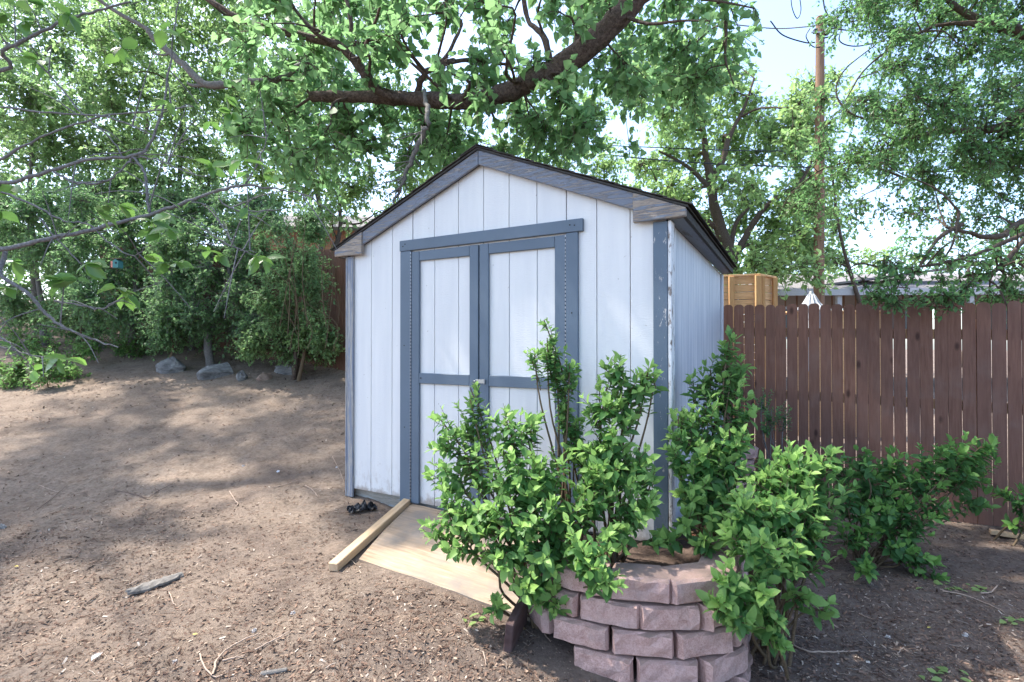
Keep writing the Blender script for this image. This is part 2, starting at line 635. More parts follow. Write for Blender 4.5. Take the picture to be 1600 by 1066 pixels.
# side wall boards: darker bluish tone with paler vertical streaks
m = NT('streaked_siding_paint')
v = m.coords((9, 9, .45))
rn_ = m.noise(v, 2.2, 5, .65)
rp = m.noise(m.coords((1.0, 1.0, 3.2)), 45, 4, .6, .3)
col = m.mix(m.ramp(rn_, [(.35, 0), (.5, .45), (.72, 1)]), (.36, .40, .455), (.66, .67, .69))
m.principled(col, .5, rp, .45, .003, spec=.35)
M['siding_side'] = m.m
M['groove'] = paint_mat('groove_paint', (.36, .42, .5), peel=.12, fs=50)
M['trim_v'] = paint_mat('slate_trim_upright', (.112, .148, .192), peel=.27, grain=(3, 3, .35), peel_scale=9)
M['trim_h'] = paint_mat('slate_trim_level', (.112, .148, .192), peel=.25, grain=(.35, 3, 3), peel_scale=9)
M['trim_weathered'] = paint_mat('weathered_trim', (.17, .19, .235), wood=(.30, .28, .27), peel=.46, grain=(.7, 4, 9), peel_scale=9, bstr=.9, fs=30)
M['trim_bare'] = paint_mat('peeled_return', (.19, .215, .26), wood=(.40, .33, .27), peel=.53, grain=(.8, 4, 11), peel_scale=7, bstr=1.0, fs=26)
M['corner_weathered'] = paint_mat('weathered_corner', (.19, .22, .28), wood=(.44, .43, .42), peel=.5, grain=(7, 7, .35), peel_scale=7, bstr=.7)
M['corner_blue'] = paint_mat('chipped_corner', (.11, .148, .192), wood=(.6, .58, .56), peel=.37, grain=(2.6, 2.6, 1.0), peel_scale=13, bstr=.5)
M['corner_white'] = paint_mat('white_corner_edge', (.66, .67, .68), wood=(.3, .25, .22), peel=.44, grain=(3, 3, 1.0), peel_scale=12, bstr=.6)
M['skid'] = paint_mat('grey_skid_board', (.30, .33, .33), wood=(.36, .33, .28), peel=.5, grain=(.4, 3, 4), peel_scale=4)
M['soffit'] = paint_mat('soffit_paint', (.16, .18, .21), wood=(.12, .11, .1), peel=.4, grain=(3, .4, 3), peel_scale=5)
M['dark_wood'] = wood_mat('dark_sheathing', (.03, .028, .026), (.07, .065, .06))
M['ply'] = wood_mat('ramp_plywood', (.26, .18, .115), (.50, .375, .265), grain=(.22, 3.4, 3), fs=16, weather=(.23, .20, .175), wamt=.9)
M['lumber'] = wood_mat('pine_lumber', (.46, .31, .18), (.64, .46, .28), grain=(3, .3, 3), fs=16, weather=(.45, .36, .27), wamt=.5)
M['stake'] = wood_mat('dark_stained_board', (.045, .026, .026), (.10, .06, .055), grain=(1, .3, 1), fs=20, weather=(.16, .14, .14), wamt=.35)
M['cedar'] = wood_mat('new_cedar', (.46, .27, .13), (.72, .47, .26), grain=(.3, 3, 3), fs=20)
M['cedar_v'] = wood_mat('new_cedar_post', (.40, .22, .10), (.60, .37, .18), grain=(3, 3, .3), fs=20)
M['pole'] = wood_mat('pole_wood', (.10, .058, .038), (.29, .175, .11), grain=(3, 3, .12), fs=9, bstr=.6)
# fence stain
m = NT('brown_fence_stain')
v = m.coords((4, 4, .3))
g = m.noise(v, 16, 6, .65, .4)
oi = m.t.nodes.new('ShaderNodeObjectInfo')
col = m.mix(m.ramp(g, [(.3, 0), (.72, 1)]), (.125, .060, .042), (.225, .118, .084))
col = m.mix(m.math('MULTIPLY', oi.outputs['Random'], .5), col, (.15, .085, .07), 'MIX')
kn = m.n('TexVoronoi', {'feature': 'F1'}, Vector=m.coords((3.5, 3.5, 1.7)), Scale=1.6)
col = m.mix(m.ramp(kn.outputs[0], [(.05, .75), (.13, 0)]), col, (.03, .014, .012))
w = m.noise(m.coords((1, 1, 1)), 4, 6, .65)
col = m.mix(m.math('MULTIPLY', m.ramp(w, [(.5, 0), (.75, 1)]), .45), col, (.20, .14, .12))
m.principled(col, .75, g, .5, .003, spec=.2)
M['fence'] = m.m
M['fence_raw'] = wood_mat('raw_fence_wood', (.42, .24, .13), (.60, .38, .22), grain=(1, 1, 1), fs=20)
# shingles
m = NT('asphalt_shingle')
v = m.coords((1, 1, 1))
g = m.noise(v, 160, 3, .7)
b = m.noise(v, 6, 4)
m.principled(m.mix(m.ramp(g, [(.3, 0), (.7, 1)]), (.022, .02, .02), m.mix(b, (.06, .055, .052), (.10, .09, .08))), .9, g, .6, .003, spec=.1)
M['shingle'] = m.m
# retaining block
m = NT('pink_retaining_block')
v = m.coords((1, 1, 1))
g = m.noise(v, 32, 10, .8)
f2 = m.noise(v, 170, 3, .75)
oi = m.t.nodes.new('ShaderNodeObjectInfo')
col = m.mix(m.ramp(m.math('ADD', m.math('MULTIPLY', g, .6), m.math('MULTIPLY', f2, .4)), [(.38, 0), (.62, 1)]), (.38, .215, .18), (.72, .50, .44))
col = m.mix(m.math('MULTIPLY', oi.outputs['Random'], .45), col, (.55, .385, .35))
w = m.noise(v, 7, 5, .6)
col = m.mix(m.ramp(w, [(.52, 0), (.72, .5)]), col, (.36, .30, .29))
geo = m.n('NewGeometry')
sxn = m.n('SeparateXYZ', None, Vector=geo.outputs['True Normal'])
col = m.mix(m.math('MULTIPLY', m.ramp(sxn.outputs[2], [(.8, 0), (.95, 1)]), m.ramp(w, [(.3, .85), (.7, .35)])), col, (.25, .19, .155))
hh = m.math('ADD', g, m.math('MULTIPLY', f2, .8))
m.principled(col, .92, hh, .9, .009, spec=.1)
M['block'] = m.m


def ground_mat():
    m = NT('dirt_and_mulch')
    v = m.coords((1, 1, 1), rand=False)
    tc = m.t.nodes.new('ShaderNodeTexCoord')
    sx = m.n('SeparateXYZ', None, Vector=tc.outputs['Object'])
    n1 = m.noise(v, .8, 6, .62, .5)
    n2 = m.noise(v, 5.5, 7, .68, .4)
    n3 = m.noise(v, 42, 6, .72)
    n4 = m.noise(v, 190, 3, .65)
    dry = m.mix(m.ramp(n2, [(.3, 0), (.7, 1)]), (.19, .145, .113), (.285, .225, .177))
    damp = m.mix(m.ramp(n2, [(.3, 0), (.7, 1)]), (.118, .09, .075), (.195, .152, .124))
    # mulch: in the front and on the right
    far = m.ramp(m.math('MULTIPLY', sx.outputs[1], .1), [(.26, 1), (.42, 0)])
    rt = m.ramp(m.math('ADD', m.math('MULTIPLY', sx.outputs[0], .25), .5), [(.45, 0), (.7, 1)])
    k = m.math('ADD', m.math('MULTIPLY', m.math('ADD', far, rt), .16), m.math('MULTIPLY', n1, 1.0))
    k = m.ramp(m.math('ADD', k, m.math('MULTIPLY', n2, .25)), [(.64, 0), (.82, 1)])
    col = m.mix(k, dry, damp)
    pz = m.noise(v, 2.1, 6, .7, 1.2)
    col = m.mix(m.ramp(pz, [(.52, 0), (.66, .6)]), col, (.30, .225, .172))
    pd = m.noise(v, 3.3, 6, .7, .8)
    col = m.mix(m.ramp(pd, [(.30, .55), (.45, 0)]), col, (.085, .062, .05))
    col = m.mix(m.ramp(n3, [(.35, .45), (.55, 0)]), col, (.055, .038, .03))
    vor = m.n('TexVoronoi', {'feature': 'F1'}, Vector=m.coords((1, 1, .3), rand=False), Scale=70.0, Randomness=1.0)
    chip = m.ramp(vor.outputs['Distance'], [(.18, 1), (.30, 0)])
    pick = m.ramp(m.n('SeparateColor', None, Color=vor.outputs['Color']).outputs[0], [(.62, 0), (.66, 1)])
    chipc = m.mix(m.n('SeparateColor', None, Color=vor.outputs['Color']).outputs[1], (.17, .10, .075), (.46, .36, .28))
    amt = m.math('MULTIPLY', m.math('MULTIPLY', chip, pick), m.math('ADD', m.math('MULTIPLY', k, .6), .3))
    col = m.mix(amt, col, chipc)
    h = m.math('ADD', m.math('MULTIPLY', n3, .6), m.math('ADD', m.math('MULTIPLY', n4, .25), m.math('MULTIPLY', amt, .35)))
    m.principled(col, .95, h, .9, .018, spec=.1)
    return m.m


M['ground'] = ground_mat()
m = NT('planter_soil')
v = m.coords((1, 1, 1), rand=False)
n3 = m.noise(v, 30, 7, .7)
m.principled(m.mix(m.ramp(n3, [(.3, 0), (.7, 1)]), (.045, .032, .026), (.14, .10, .08)), .95, n3, .9, .02, spec=.1)
M['soil'] = m.m


def rock_mat(name, a, b, c=(.42, .40, .37)):
    m = NT(name)
    v = m.coords((1, 1, 2.2))
    n = m.noise(v, 6, 8, .7, .5)
    f = m.noise(v, 40, 4, .6)
    col = m.mix(m.ramp(n, [(.35, 0), (.6, 1)]), a, b)
    w = m.noise(m.coords((1, 1, 1)), 4, 4)
    col = m.mix(m.ramp(w, [(.55, 0), (.7, .7)]), col, c)
    m.principled(col, .8, m.math('ADD', n, m.math('MULTIPLY', f, .3)), .8, .02, spec=.25)
    return m.m


M['rock'] = rock_mat('slate_rock', (.075, .074, .074), (.25, .245, .24))
M['rock_tan'] = rock_mat('tan_rock', (.22, .15, .12), (.34, .25, .20), (.30, .22, .18))
M['leaf_shrub'] = leaf_mat('shrub_leaf', (.042, .125, .035), (.085, .20, .058), (.26, .42, .11), trans=.36, rough=.5, spec=.3, under=(.14, .22, .09))
M['leaf_shrub_dark'] = leaf_mat('dark_shrub_leaf', (.035, .105, .035), (.068, .17, .05), (.17, .33, .07), trans=.33, rough=.5, spec=.3, under=(.10, .18, .08))
M['leaf_cotton'] = leaf_mat('cottonwood_leaf', (.10, .205, .072), (.17, .30, .12), (.26, .41, .15), trans=.55, rough=.5, spec=.3, under=(.18, .26, .13))
M['leaf_elm'] = leaf_mat('elm_leaf', (.065, .16, .06), (.12, .255, .085), (.21, .36, .11), trans=.45, rough=.45, under=(.10, .17, .08))
M['leaf_back'] = leaf_mat('thicket_leaf', (.115, .21, .085), (.19, .31, .125), (.29, .41, .14), trans=.5, rough=.5, under=(.15, .2, .11))
M['leaf_backdark'] = leaf_mat('honeysuckle_leaf', (.095, .195, .09), (.165, .285, .12), (.26, .39, .14), trans=.48, rough=.5, under=(.12, .18, .1))
M['leaf_ash'] = leaf_mat('ash_leaf', (.115, .215, .075), (.19, .31, .105), (.32, .44, .14), trans=.5, rough=.5)
M['leaf_cherry'] = leaf_mat('cherry_leaf', (.045, .12, .03), (.075, .17, .045), (.19, .33, .06), trans=.42, rough=.28, spec=.6, under=(.14, .24, .10))
M['bark_dark'] = bark_mat('cottonwood_bark', (.045, .032, .026), (.22, .165, .14), (5, 5, 5), 1.0, .03)
M['bark_grey'] = bark_mat('grey_bark', (.10, .09, .085), (.26, .245, .23), (8, 8, 8), .7, .008)
M['bark_cherry'] = bark_mat('cherry_bark', (.085, .08, .08), (.25, .24, .24), (14, 14, 14), .6, .004)
M['bark_brown'] = bark_mat('brown_bark', (.055, .04, .032), (.15, .115, .09), (5, 5, 3), .9, .02)
M['stem'] = bark_mat('shrub_stem', (.07, .05, .03), (.19, .14, .09), (20, 20, 20), .4, .003)


def plain(name, col, rough=.6, metallic=0.0, var=.15, scale=20, bstr=.2, **kw):
    m = NT(name)
    n = m.noise(m.coords((1, 1, 1)), scale, 4, .6)
    m.principled(m.mix(n, tuple(x * (1 - var) for x in col), tuple(min(1, x * (1 + var)) for x in col)), rough, n, bstr, .003, Metallic=metallic, **kw)
    return m.m


M['metal'] = plain('galvanised_metal', (.42, .42, .40), .45, .8)
M['hinge'] = plain('hinge_metal', (.30, .31, .33), .4, .5)
M['black_plastic'] = plain('black_plastic', (.012, .012, .015), .3, 0, .3, 30)
M['white_paint'] = plain('white_house_paint', (.42, .42, .42), .6)
M['cloth'] = plain('umbrella_cloth', (.42, .43, .46), .7)
M['black'] = plain('dark_cable', (.02, .02, .02), .6)
M['house_roof'] = plain('pale_roof_shingle', (.20, .185, .18), .9, 0, .25, 30, .5)
M['house_brown'] = wood_mat('brown_house_siding', (.13, .07, .045), (.22, .125, .08), grain=(4, 4, .3), fs=8)
M['glass'] = plain('window_glass', (.05, .06, .07), .1)
M['feather'] = plain('feather_white', (.75, .75, .78), .7)
M['twig'] = plain('dry_twig', (.36, .27, .21), .8, 0, .3, 60)
M['twig_dark'] = plain('dark_twig', (.13, .09, .075), .8, 0, .3, 60)
M['bark_piece'] = plain('weathered_bark', (.17, .155, .14), .9, 0, .5, 35, .9)
M['red'] = plain('red_paint', (.55, .05, .04), .5)
M['teal'] = plain('teal_paint', (.07, .22, .22), .6)
M['salmon'] = plain('salmon_paint', (.60, .24, .18), .6)
M['dry_leaf'] = plain('wilted_leaf', (.19, .27, .10), .7)
M['yellow_leaf'] = plain('yellow_leaf', (.55, .45, .10), .7)
M['insul'] = plain('cable_bundle', (.03, .035, .05), .5)
# chip mats read a per-piece random value
m = NT('mulch_chip')
r_ = m.n('Attribute', {'attribute_name': 'rnd'}).outputs['Fac']
m.principled(m.ramp(r_, [(0, (.05, .033, .026)), (.45, (.14, .09, .068)), (.8, (.25, .165, .12)), (.95, (.36, .28, .215)), (1, (.48, .42, .36))]), .9, spec=.1)
M['chip'] = m.m
# brick
m = NT('salmon_brick')
tc = m.t.nodes.new('ShaderNodeTexCoord')
mp = m.n('Mapping', None, Vector=tc.outputs['Object'], Rotation=(D2R(90), 0, 0))
bk = m.n('TexBrick', None, Vector=mp, Color1=(.58, .27, .19), Color2=(.72, .38, .28), Mortar=(.45, .38, .33), Scale=4.4)
m.principled(bk.outputs[0], .85, bk.outputs[1], .3, .01)
M['brick'] = m.m

print('materials done')
# ------------------------------------------------------------------ GROUND
def grid_axis(segs):
    out = [segs[0][0]]
    for a, b, st in segs:
        n = max(1, int(round((b - a) / st)))
        out += list(np.linspace(a, b, n + 1)[1:])
    return np.array(out)


gx = grid_axis([(-160, -40, 15), (-40, -12, 2), (-12, -4, .25), (-4, 5, .03), (5, 10, .2), (10, 40, 2), (40, 160, 15)])
gy = grid_axis([(-60, -4, 6), (-4, 1, .5), (1, 1.6, .1), (1.6, 6, .03), (6, 10, .08), (10, 16, .3), (16, 40, 2), (40, 240, 20)])
X, Y = np.meshgrid(gx, gy)
Z = ground_h(X, Y)


def vnoise(x, y, f, seed):
    """value noise, vectorised"""
    rng = np.random.default_rng(seed)
    tab = rng.uniform(-1, 1, (256, 256))
    xi = np.floor(x * f).astype(int); yi = np.floor(y * f).astype(int)
    fx = x * f - xi; fy = y * f - yi
    fx = fx * fx * (3 - 2 * fx); fy = fy * fy * (3 - 2 * fy)
    g = lambda a, b: tab[a & 255, b & 255]
    return (g(xi, yi) * (1 - fx) + g(xi + 1, yi) * fx) * (1 - fy) + (g(xi, yi + 1) * (1 - fx) + g(xi + 1, yi + 1) * fx) * fy


near = sstep(14, 8, Y) * sstep(14, 8, np.abs(X))
bumpz = .022 * vnoise(X, Y, 1.3, 1) + .010 * vnoise(X, Y, 4.3, 2) + near * (.006 * vnoise(X, Y, 12, 3) + .0045 * vnoise(X, Y, 31, 4))
Z = Z + bumpz
# left bank, lumpier
Z += sstep(7, 10, Y) * .10 * vnoise(X, Y, .7, 5) * sstep(1, -2, X)


def gh(x, y):
    x = np.asarray(x, float); y = np.asarray(y, float)
    nr = sstep(14, 8, y) * sstep(14, 8, np.abs(x))
    z = ground_h(x, y) + .022 * vnoise(x, y, 1.3, 1) + .010 * vnoise(x, y, 4.3, 2) + nr * (.006 * vnoise(x, y, 12, 3) + .0045 * vnoise(x, y, 31, 4))
    return z + sstep(7, 10, y) * .10 * vnoise(x, y, .7, 5) * sstep(1, -2, x)


def g1(x, y): return float(gh(np.array([x]), np.array([y]))[0])


ny, nx = X.shape
idx = np.arange(nx * ny).reshape(ny, nx)
F = np.stack([idx[:-1, :-1], idx[:-1, 1:], idx[1:, 1:], idx[1:, :-1]], -1).reshape(-1, 4)
me = np_mesh('ground', np.stack([X, Y, Z], -1).reshape(-1, 3), F, True)
tag(link_mesh('ground', me, M['ground']), kind='structure')

# ------------------------------------------------------------------ SHED (local frame: x along the front, 0 at right corner, -2.48 at left; y back)
shed = empty('shed', (CX, CY, 0), SA)
tag(shed, 'white wooden garden shed with slate blue trim, double doors and gable roof', 'shed')
W, DEP, ZB, ZT = 2.48, 2.47, .075, 1.9


def sx_at(xp):
    u = (xp - 800) / 800
    return -2.88 * (.306 - u) / (.8776 + .4796 * u)


SLOPE = .4167
gr = [sx_at(p) for p in (580, 612.6, 645, 678.6, 716, 755.5, 795.4, 839, 885, 932.7, 985)]


def gable_z(x):
    return ZT + SLOPE * (W / 2 - abs(x + W / 2)) + .015


edges = [-W + .012] + gr + [-.012]
dl, dr = sx_at(644), sx_at(886)          # door opening
DZ0, DZ1 = .055, 1.885
gap = .0022
core = box('wall_core', -W + .02, -.02, .03, DEP - .03, ZB - .005, ZT - .02, M['groove'], shed, 0)
prism('gable_core', [(-W + .02, ZT - .02), (-.02, ZT - .02), (-W / 2, ZT - .02 + SLOPE * (W / 2 - .02) - .02)], .03, DEP - .03, M['groove'], shed, 0)
for a, b in zip(edges[:-1], edges[1:]):
    a2, b2 = a + gap, b - gap
    pieces = []
    # split where the door opening is
    if b2 <= dl or a2 >= dr:
        pieces.append((a2, b2, ZB))
    else:
        if a2 < dl: pieces.append((a2, dl, ZB))
        if b2 > dr: pieces.append((dr, b2, ZB))
        pieces.append((max(a2, dl), min(b2, dr), 1.885))
    for (p, q, zb) in pieces:
        if q - p < .01: continue
        pts = [(p, zb), (q, zb), (q, gable_z(q))]
        if p < -W / 2 < q: pts.append((-W / 2, gable_z(-W / 2)))
        pts.append((p, gable_z(p)))
        prism('siding_board', pts, 0, .022, M['siding'], shed, .0015)
# door recess: boards of the leaves
mid = (sx_at(749.6) + sx_at(750.5)) / 2
midg = .004
zr0, zr1 = .925, 1.0


def door_leaf(x0, x1, hinge_left):
    root = box('door_leaf', x0, x1, .012, .034, DZ0, DZ1, M['groove'], shed, 0)
    es = [x0] + [g_ for g_ in gr if x0 + .03 < g_ < x1 - .03] + [x1]
    st = .072
    for a, b in zip(es[:-1], es[1:]):
        box('siding_board', a + .0025, b - .0025, .004, .0125, DZ0, DZ1 - .001, M['siding'], root, .001)
    # trim
    box('door_trim', x0 + .001, x0 + st, -.017, .003, DZ0 - .003, DZ1, M['trim_v'], root, .003)
    box('door_trim', x1 - st, x1 - .001, -.017, .003, DZ0 - .003, DZ1, M['trim_v'], root, .003)
    box('door_trim', x0 + st + .001, x1 - st - .001, -.016, .003, DZ1 - .07, DZ1 - .001, M['trim_h'], root, .003)
    box('door_trim', x0 + st + .001, x1 - st - .001, -.016, .003, zr0, zr1, M['trim_h'], root, .003)
    return root


dleft = door_leaf(dl + .004, mid - midg, True)
dright = door_leaf(mid + midg, dr - .004, False)
# door surround
fl, fr = sx_at(628), sx_at(905)
box('door_frame', fl, dl, -.022, 0, .05, 1.894, M['trim_v'], shed, .003)
box('door_frame', dr, fr, -.022, 0, .05, 1.894, M['trim_v'], shed, .003)
box('door_header', fl - .004, sx_at(913), -.026, 0, 1.896, 1.974, M['trim_h'], shed, .003)
# continuous hinges: a strip of knuckles
for xh in (dl + .0015, dr - .0015):
    bm = bmesh.new()
    z = .08
    while z < 1.87:
        add_box(bm, xh - .0032, xh + .0032, -.0225, -.012, z, z + .014)
        z += .0245
    o = bm_to('hinge', bm, M['hinge'], shed)
# hasp
hs = box('hasp', mid - .022, mid + .055, -.024, -.018, .945, .972, M['metal'], shed, .001)
box('hasp_knuckle', mid + .048, mid + .056, -.032, -.0245, .94, .976, M['hinge'], hs, .001)
box('staple', mid - .03, mid - .018, -.036, -.0182, .952, .964, M['hinge'], hs, .002)
# screw heads
bm = bmesh.new()
for xs, zs in [(fl + .03, 1.93), (fl + .05, 1.945), (fr - .05, 1.94), (fr - .02, 1.935), (sx_at(660), .965), (fl + .04, 1.2), (fr - .04, 1.4), (fr - .045, .8), (fl + .045, .6)]:
    add_box(bm, xs - .004, xs + .004, -.028 if zs > 1.9 else -.0235, -.018, zs - .004, zs + .004)
bm_to('screw', bm, M['black'], shed)['kind'] = 'stuff'
# skid / base
box('base_board', -W + .03, -.03, .035, .075, -.09, ZB - .006, M['skid'], shed, .004)
box('base_board', -.07, -.03, .08, DEP - .05, -.13, ZB - .006, M['skid'], shed, .004)
box('base_board', -W + .03, -W + .07, .08, DEP - .05, -.02, ZB - .006, M['skid'], shed, .004)
# side walls: boards each 0.2
for side in (0, 1):
    n = 12
    for i in range(n):
        y0 = .03 + (DEP - .04) * i / n
        y1 = .03 + (DEP - .04) * (i + 1) / n
        xa, xb = (-.022, 0) if side == 0 else (-W, -W + .022)
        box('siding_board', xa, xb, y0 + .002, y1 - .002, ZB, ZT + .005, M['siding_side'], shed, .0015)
for i in range(12):
    x0 = -W + .02 + (W - .04) * i / 12
    x1 = -W + .02 + (W - .04) * (i + 1) / 12
    prism('siding_board', [(x0 + .002, ZB), (x1 - .002, ZB), (x1 - .002, gable_z(x1)), (x0 + .002, gable_z(x0))], DEP - .022, DEP, M['siding'], shed, .0015)
# corner boards
cw = -sx_at(1022)
box('corner_board', -cw, .0, -.021, -.001, .02, ZT + .0, M['corner_blue'], shed, .003)
box('corner_board', .002, .021, -.021, .07, .02, ZT + .0, M['corner_white'], shed, .003)
box('corner_board', -W, -W + .062, -.021, -.001, .01, ZT + .002, M['corner_weathered'], shed, .004)
box('corner_board', -W - .02, -W - .002, -.021, .07, .01, ZT + .002, M['corner_weathered'], shed, .004)
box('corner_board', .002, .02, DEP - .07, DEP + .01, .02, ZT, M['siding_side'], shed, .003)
# roof: rake boards, returns, deck, shingles
OV = .105
zpk = ZT + SLOPE * W / 2 + .10      # top of deck underside line at ridge
zr = lambda x: zpk - SLOPE * abs(x + W / 2)
RH = .098
YF = -.045
for sgn in (1, -1):
    xe = -W / 2 + sgn * (W / 2 + OV)
    xm = -W / 2 + sgn * .0015
    prism('rake_board', [(xm, zr(xm)), (xe, zr(xe)), (xe, zr(xe) - .045), (xe - sgn * .0, zr(xe) - .045), (-W / 2 + sgn * (W / 2 - .19), zr(-W / 2 + sgn * (W / 2 - .19)) - RH), (xm, zr(xm) - RH)] if False else
          [(xm, zr(xm)), (-W / 2 + sgn * (W / 2 - .185), zr(-W / 2 + sgn * (W / 2 - .185))), (-W / 2 + sgn * (W / 2 - .185), zr(-W / 2 + sgn * (W / 2 - .185)) - RH), (xm, zr(xm) - RH)],
          YF, YF + .022, M['trim_weathered'], shed, .003)
    x1 = -W / 2 + sgn * (W / 2 - .187)
    prism('eave_return', [(x1, zr(x1) - .002), (xe, zr(xe) - .002), (xe, 1.906), (x1, 1.902)], YF - .012, YF + .02, M['trim_bare'], shed, .004)
    # filler between rake board and wall
    prism('rake_soffit', [(xm, zr(xm) - .03), (xe - sgn * .01, zr(xe) - .03), (xe - sgn * .01, zr(xe) - .045), (xm, zr(xm) - .075)], YF + .024, -.002, M['soffit'], shed, 0)
    # eave soffit and fascia along the side
    xi = -W / 2 + sgn * (W / 2 + .003)
    box('soffit', min(xi, xe - sgn * .02), max(xi, xe - sgn * .02), YF + .03, DEP + .03, 1.904, 1.914, M['soffit'], shed, 0)
    box('fascia', min(xe - sgn * .019, xe), max(xe - sgn * .019, xe), YF + .022, DEP + .03, 1.904, zr(xe) - .006, M['dark_wood'], shed, .002)
    # deck
    prism('roof_deck', [(-W / 2 + sgn * .0, zpk + .001), (xe + sgn * .012, zr(xe + sgn * .012) + .001), (xe + sgn * .012, zr(xe + sgn * .012) + .013), (-W / 2, zpk + .013)], YF - .012, DEP + .05, M['dark_wood'], shed, 0)
# shingles: each tab a piece
sh_me = {}
L_slope = math.hypot(W / 2 + OV + .03, SLOPE * (W / 2 + OV + .03))
ang = math.atan(SLOPE)
nr, tabw = 10, .30
exp_ = L_slope / nr
YA, YB = YF - .025, DEP + .065
for sgn in (1, -1):
    for r_i in range(nr):
        y = YA
        k = 0
        off = (r_i % 2) * .15
        while y < YB - .01:
            y1 = min(YB, (y + tabw if k or not off else y + off))
            dd = r_i * exp_ + exp_ / 2
            cx = -W / 2 + sgn * (dd * math.cos(ang))
            cz = zpk + .020 - dd * math.sin(ang) + random.uniform(0, .002)
            key = round(y1 - y, 2)
            if key not in sh_me:
                bm = bmesh.new()
                add_box(bm, -exp_ / 2 - .012, exp_ / 2 + .006, -(y1 - y) / 2 + .002, (y1 - y) / 2 - .002, -.003, .003, .001)
                me = bpy.data.meshes.new('shingle'); bm.to_mesh(me); bm.free(); me.materials.append(M['shingle'])
                sh_me[key] = me
            o = bpy.data.objects.new('shingle', sh_me[key])
            COL.objects.link(o); o.parent = shed
            o.location = (cx, (y + y1) / 2, cz)
            o.rotation_euler = (0, sgn * ang + sgn * (-.035), 0)
            if sgn < 0: o.rotation_euler = (0, -ang + .035, math.pi * 0)
            y = y1; k += 1
y = YA
while y < YB - .02:
    y1 = min(YB, y + .2)
    bm = bmesh.new()
    for s_ in (1, -1):
        a = (-W / 2, zpk + .034); b = (-W / 2 + s_ * .13, zpk + .034 - SLOPE * .13)
        vs = [bm.verts.new((a[0], y, a[1])), bm.verts.new((b[0], y, b[1])), bm.verts.new((b[0], y1 + .01, b[1] + .003)), bm.verts.new((a[0], y1 + .01, a[1] + .003))]
        vs2 = [bm.verts.new(v_.co + Vector((0, 0, -.005))) for v_ in vs]
        bm.faces.new(vs); bm.faces.new(vs2[::-1])
        for i in range(4): bm.faces.new((vs[i], vs2[i], vs2[(i + 1) % 4], vs[(i + 1) % 4]))
    bm_to('ridge_shingle', bm, M['shingle'], shed)
    y = y1

# ------------------------------------------------------------------ ramp, lumber, stake
def mtx_from(o, xd, yd_hint):
    x = Vector(xd).normalized(); z = x.cross(Vector(yd_hint)).normalized(); y = z.cross(x)
    m = Matrix((x, y, z)).transposed().to_4x4()
    m.translation = o
    return m


# plywood ramp, slightly bowed
A = Vector((-.735, 3.755, .045)); B = Vector((-.90, 3.02, g1(-.9, 3.02) + .012))
xd = Vector((.8776, -.4796, -.03)).normalized()
bm = bmesh.new()
nu, nv = 12, 10
top = {}
for j in range(nv + 1):
    for i in range(nu + 1):
        u = i / nu; v_ = j / nv
        p = A.lerp(B, v_) + xd * (1.19 * u)
        p.z += -.03 * u * v_ + .012 * math.sin(math.pi * v_) - .0 * u
        p.z = max(p.z, g1(p.x, p.y) + .006) if v_ > .8 else p.z
        top[i, j] = bm.verts.new(p)
for j in range(nv):
    for i in range(nu):
        bm.faces.new((top[i, j], top[i, j + 1], top[i + 1, j + 1], top[i + 1, j]))
g_ = bmesh.ops.extrude_face_region(bm, geom=list(bm.faces))
for e in g_['geom']:
    if isinstance(e, bmesh.types.BMVert): e.co.z -= .015
me = bpy.data.meshes.new('plywood_ramp'); bmesh.ops.recalc_face_normals(bm, faces=bm.faces)
inv = Matrix.Rotation(-SA, 4, 'Z') @ Matrix.Translation(-A)
for v_ in bm.verts: v_.co = inv @ v_.co
bm.to_mesh(me); bm.free()
ramp = link_mesh('plywood_ramp', me, M['ply'])
ramp.location = A; ramp.rotation_euler = (0, 0, SA)
tag(ramp, 'weathered plywood sheet used as a ramp in front of the shed doors', 'ramp')

a = Vector((-1.035, 2.90, g1(-1.03, 2.9) + .0)); b = Vector((-.79, 3.80, .03))
L = (b - a).length
o = box('lumber_stick', 0, .06, 0, L, 0, .05, M['lumber'], None, .004)
dy = (b - a).normalized(); xx = dy.cross(Vector((0, 0, 1))).normalized(); zz = xx.cross(dy)
mm = Matrix((xx, dy, zz)).transposed().to_4x4(); mm.translation = a
o.matrix_world = mm
tag(o, 'length of bare pine lumber leaning along the left edge of the plywood ramp', 'lumber')

a = Vector((-.045, 2.27, g1(0, 2.2) - .06)); b = Vector((.10, 2.72, g1(.1, 2.7) - .03))
L = (b - a).length
bm = bmesh.new()
add_box(bm, 0, .038, 0, L, 0, .20, .004)
o = bm_to('edging_board', bm, M['stake'])
dy = (b - a).normalized(); xx = dy.cross(Vector((.12, 0, 1))).normalized(); zz = xx.cross(dy)
mm = Matrix((xx, dy, zz)).transposed().to_4x4(); mm.translation = a
o.matrix_world = mm
tag(o, 'dark brown board standing on edge in the dirt between ramp and block planter', 'board')

# ------------------------------------------------------------------ block planter
pw = empty('planter_wall', (.65, 2.3, 0))
tag(pw, 'curved retaining wall of pinkish concrete blocks around the right shed corner', 'planter')
path = np.array([(.10, 2.50), (.17, 2.36), (.34, 2.25), (.56, 2.18), (.80, 2.18), (.97, 2.27), (1.07, 2.45), (1.22, 2.8), (1.45, 3.3), (1.7, 3.85), (1.88, 4.25), (1.98, 4.5)])
pp, _ = smooth_path([(x, y, 0) for x, y in path], [1, 1], k=12)
cum = np.concatenate([[0], np.cumsum(np.linalg.norm(np.diff(pp[:, :2], axis=0), axis=1))])
# direction at the 1046 px joint
BH, BW = .108, .262


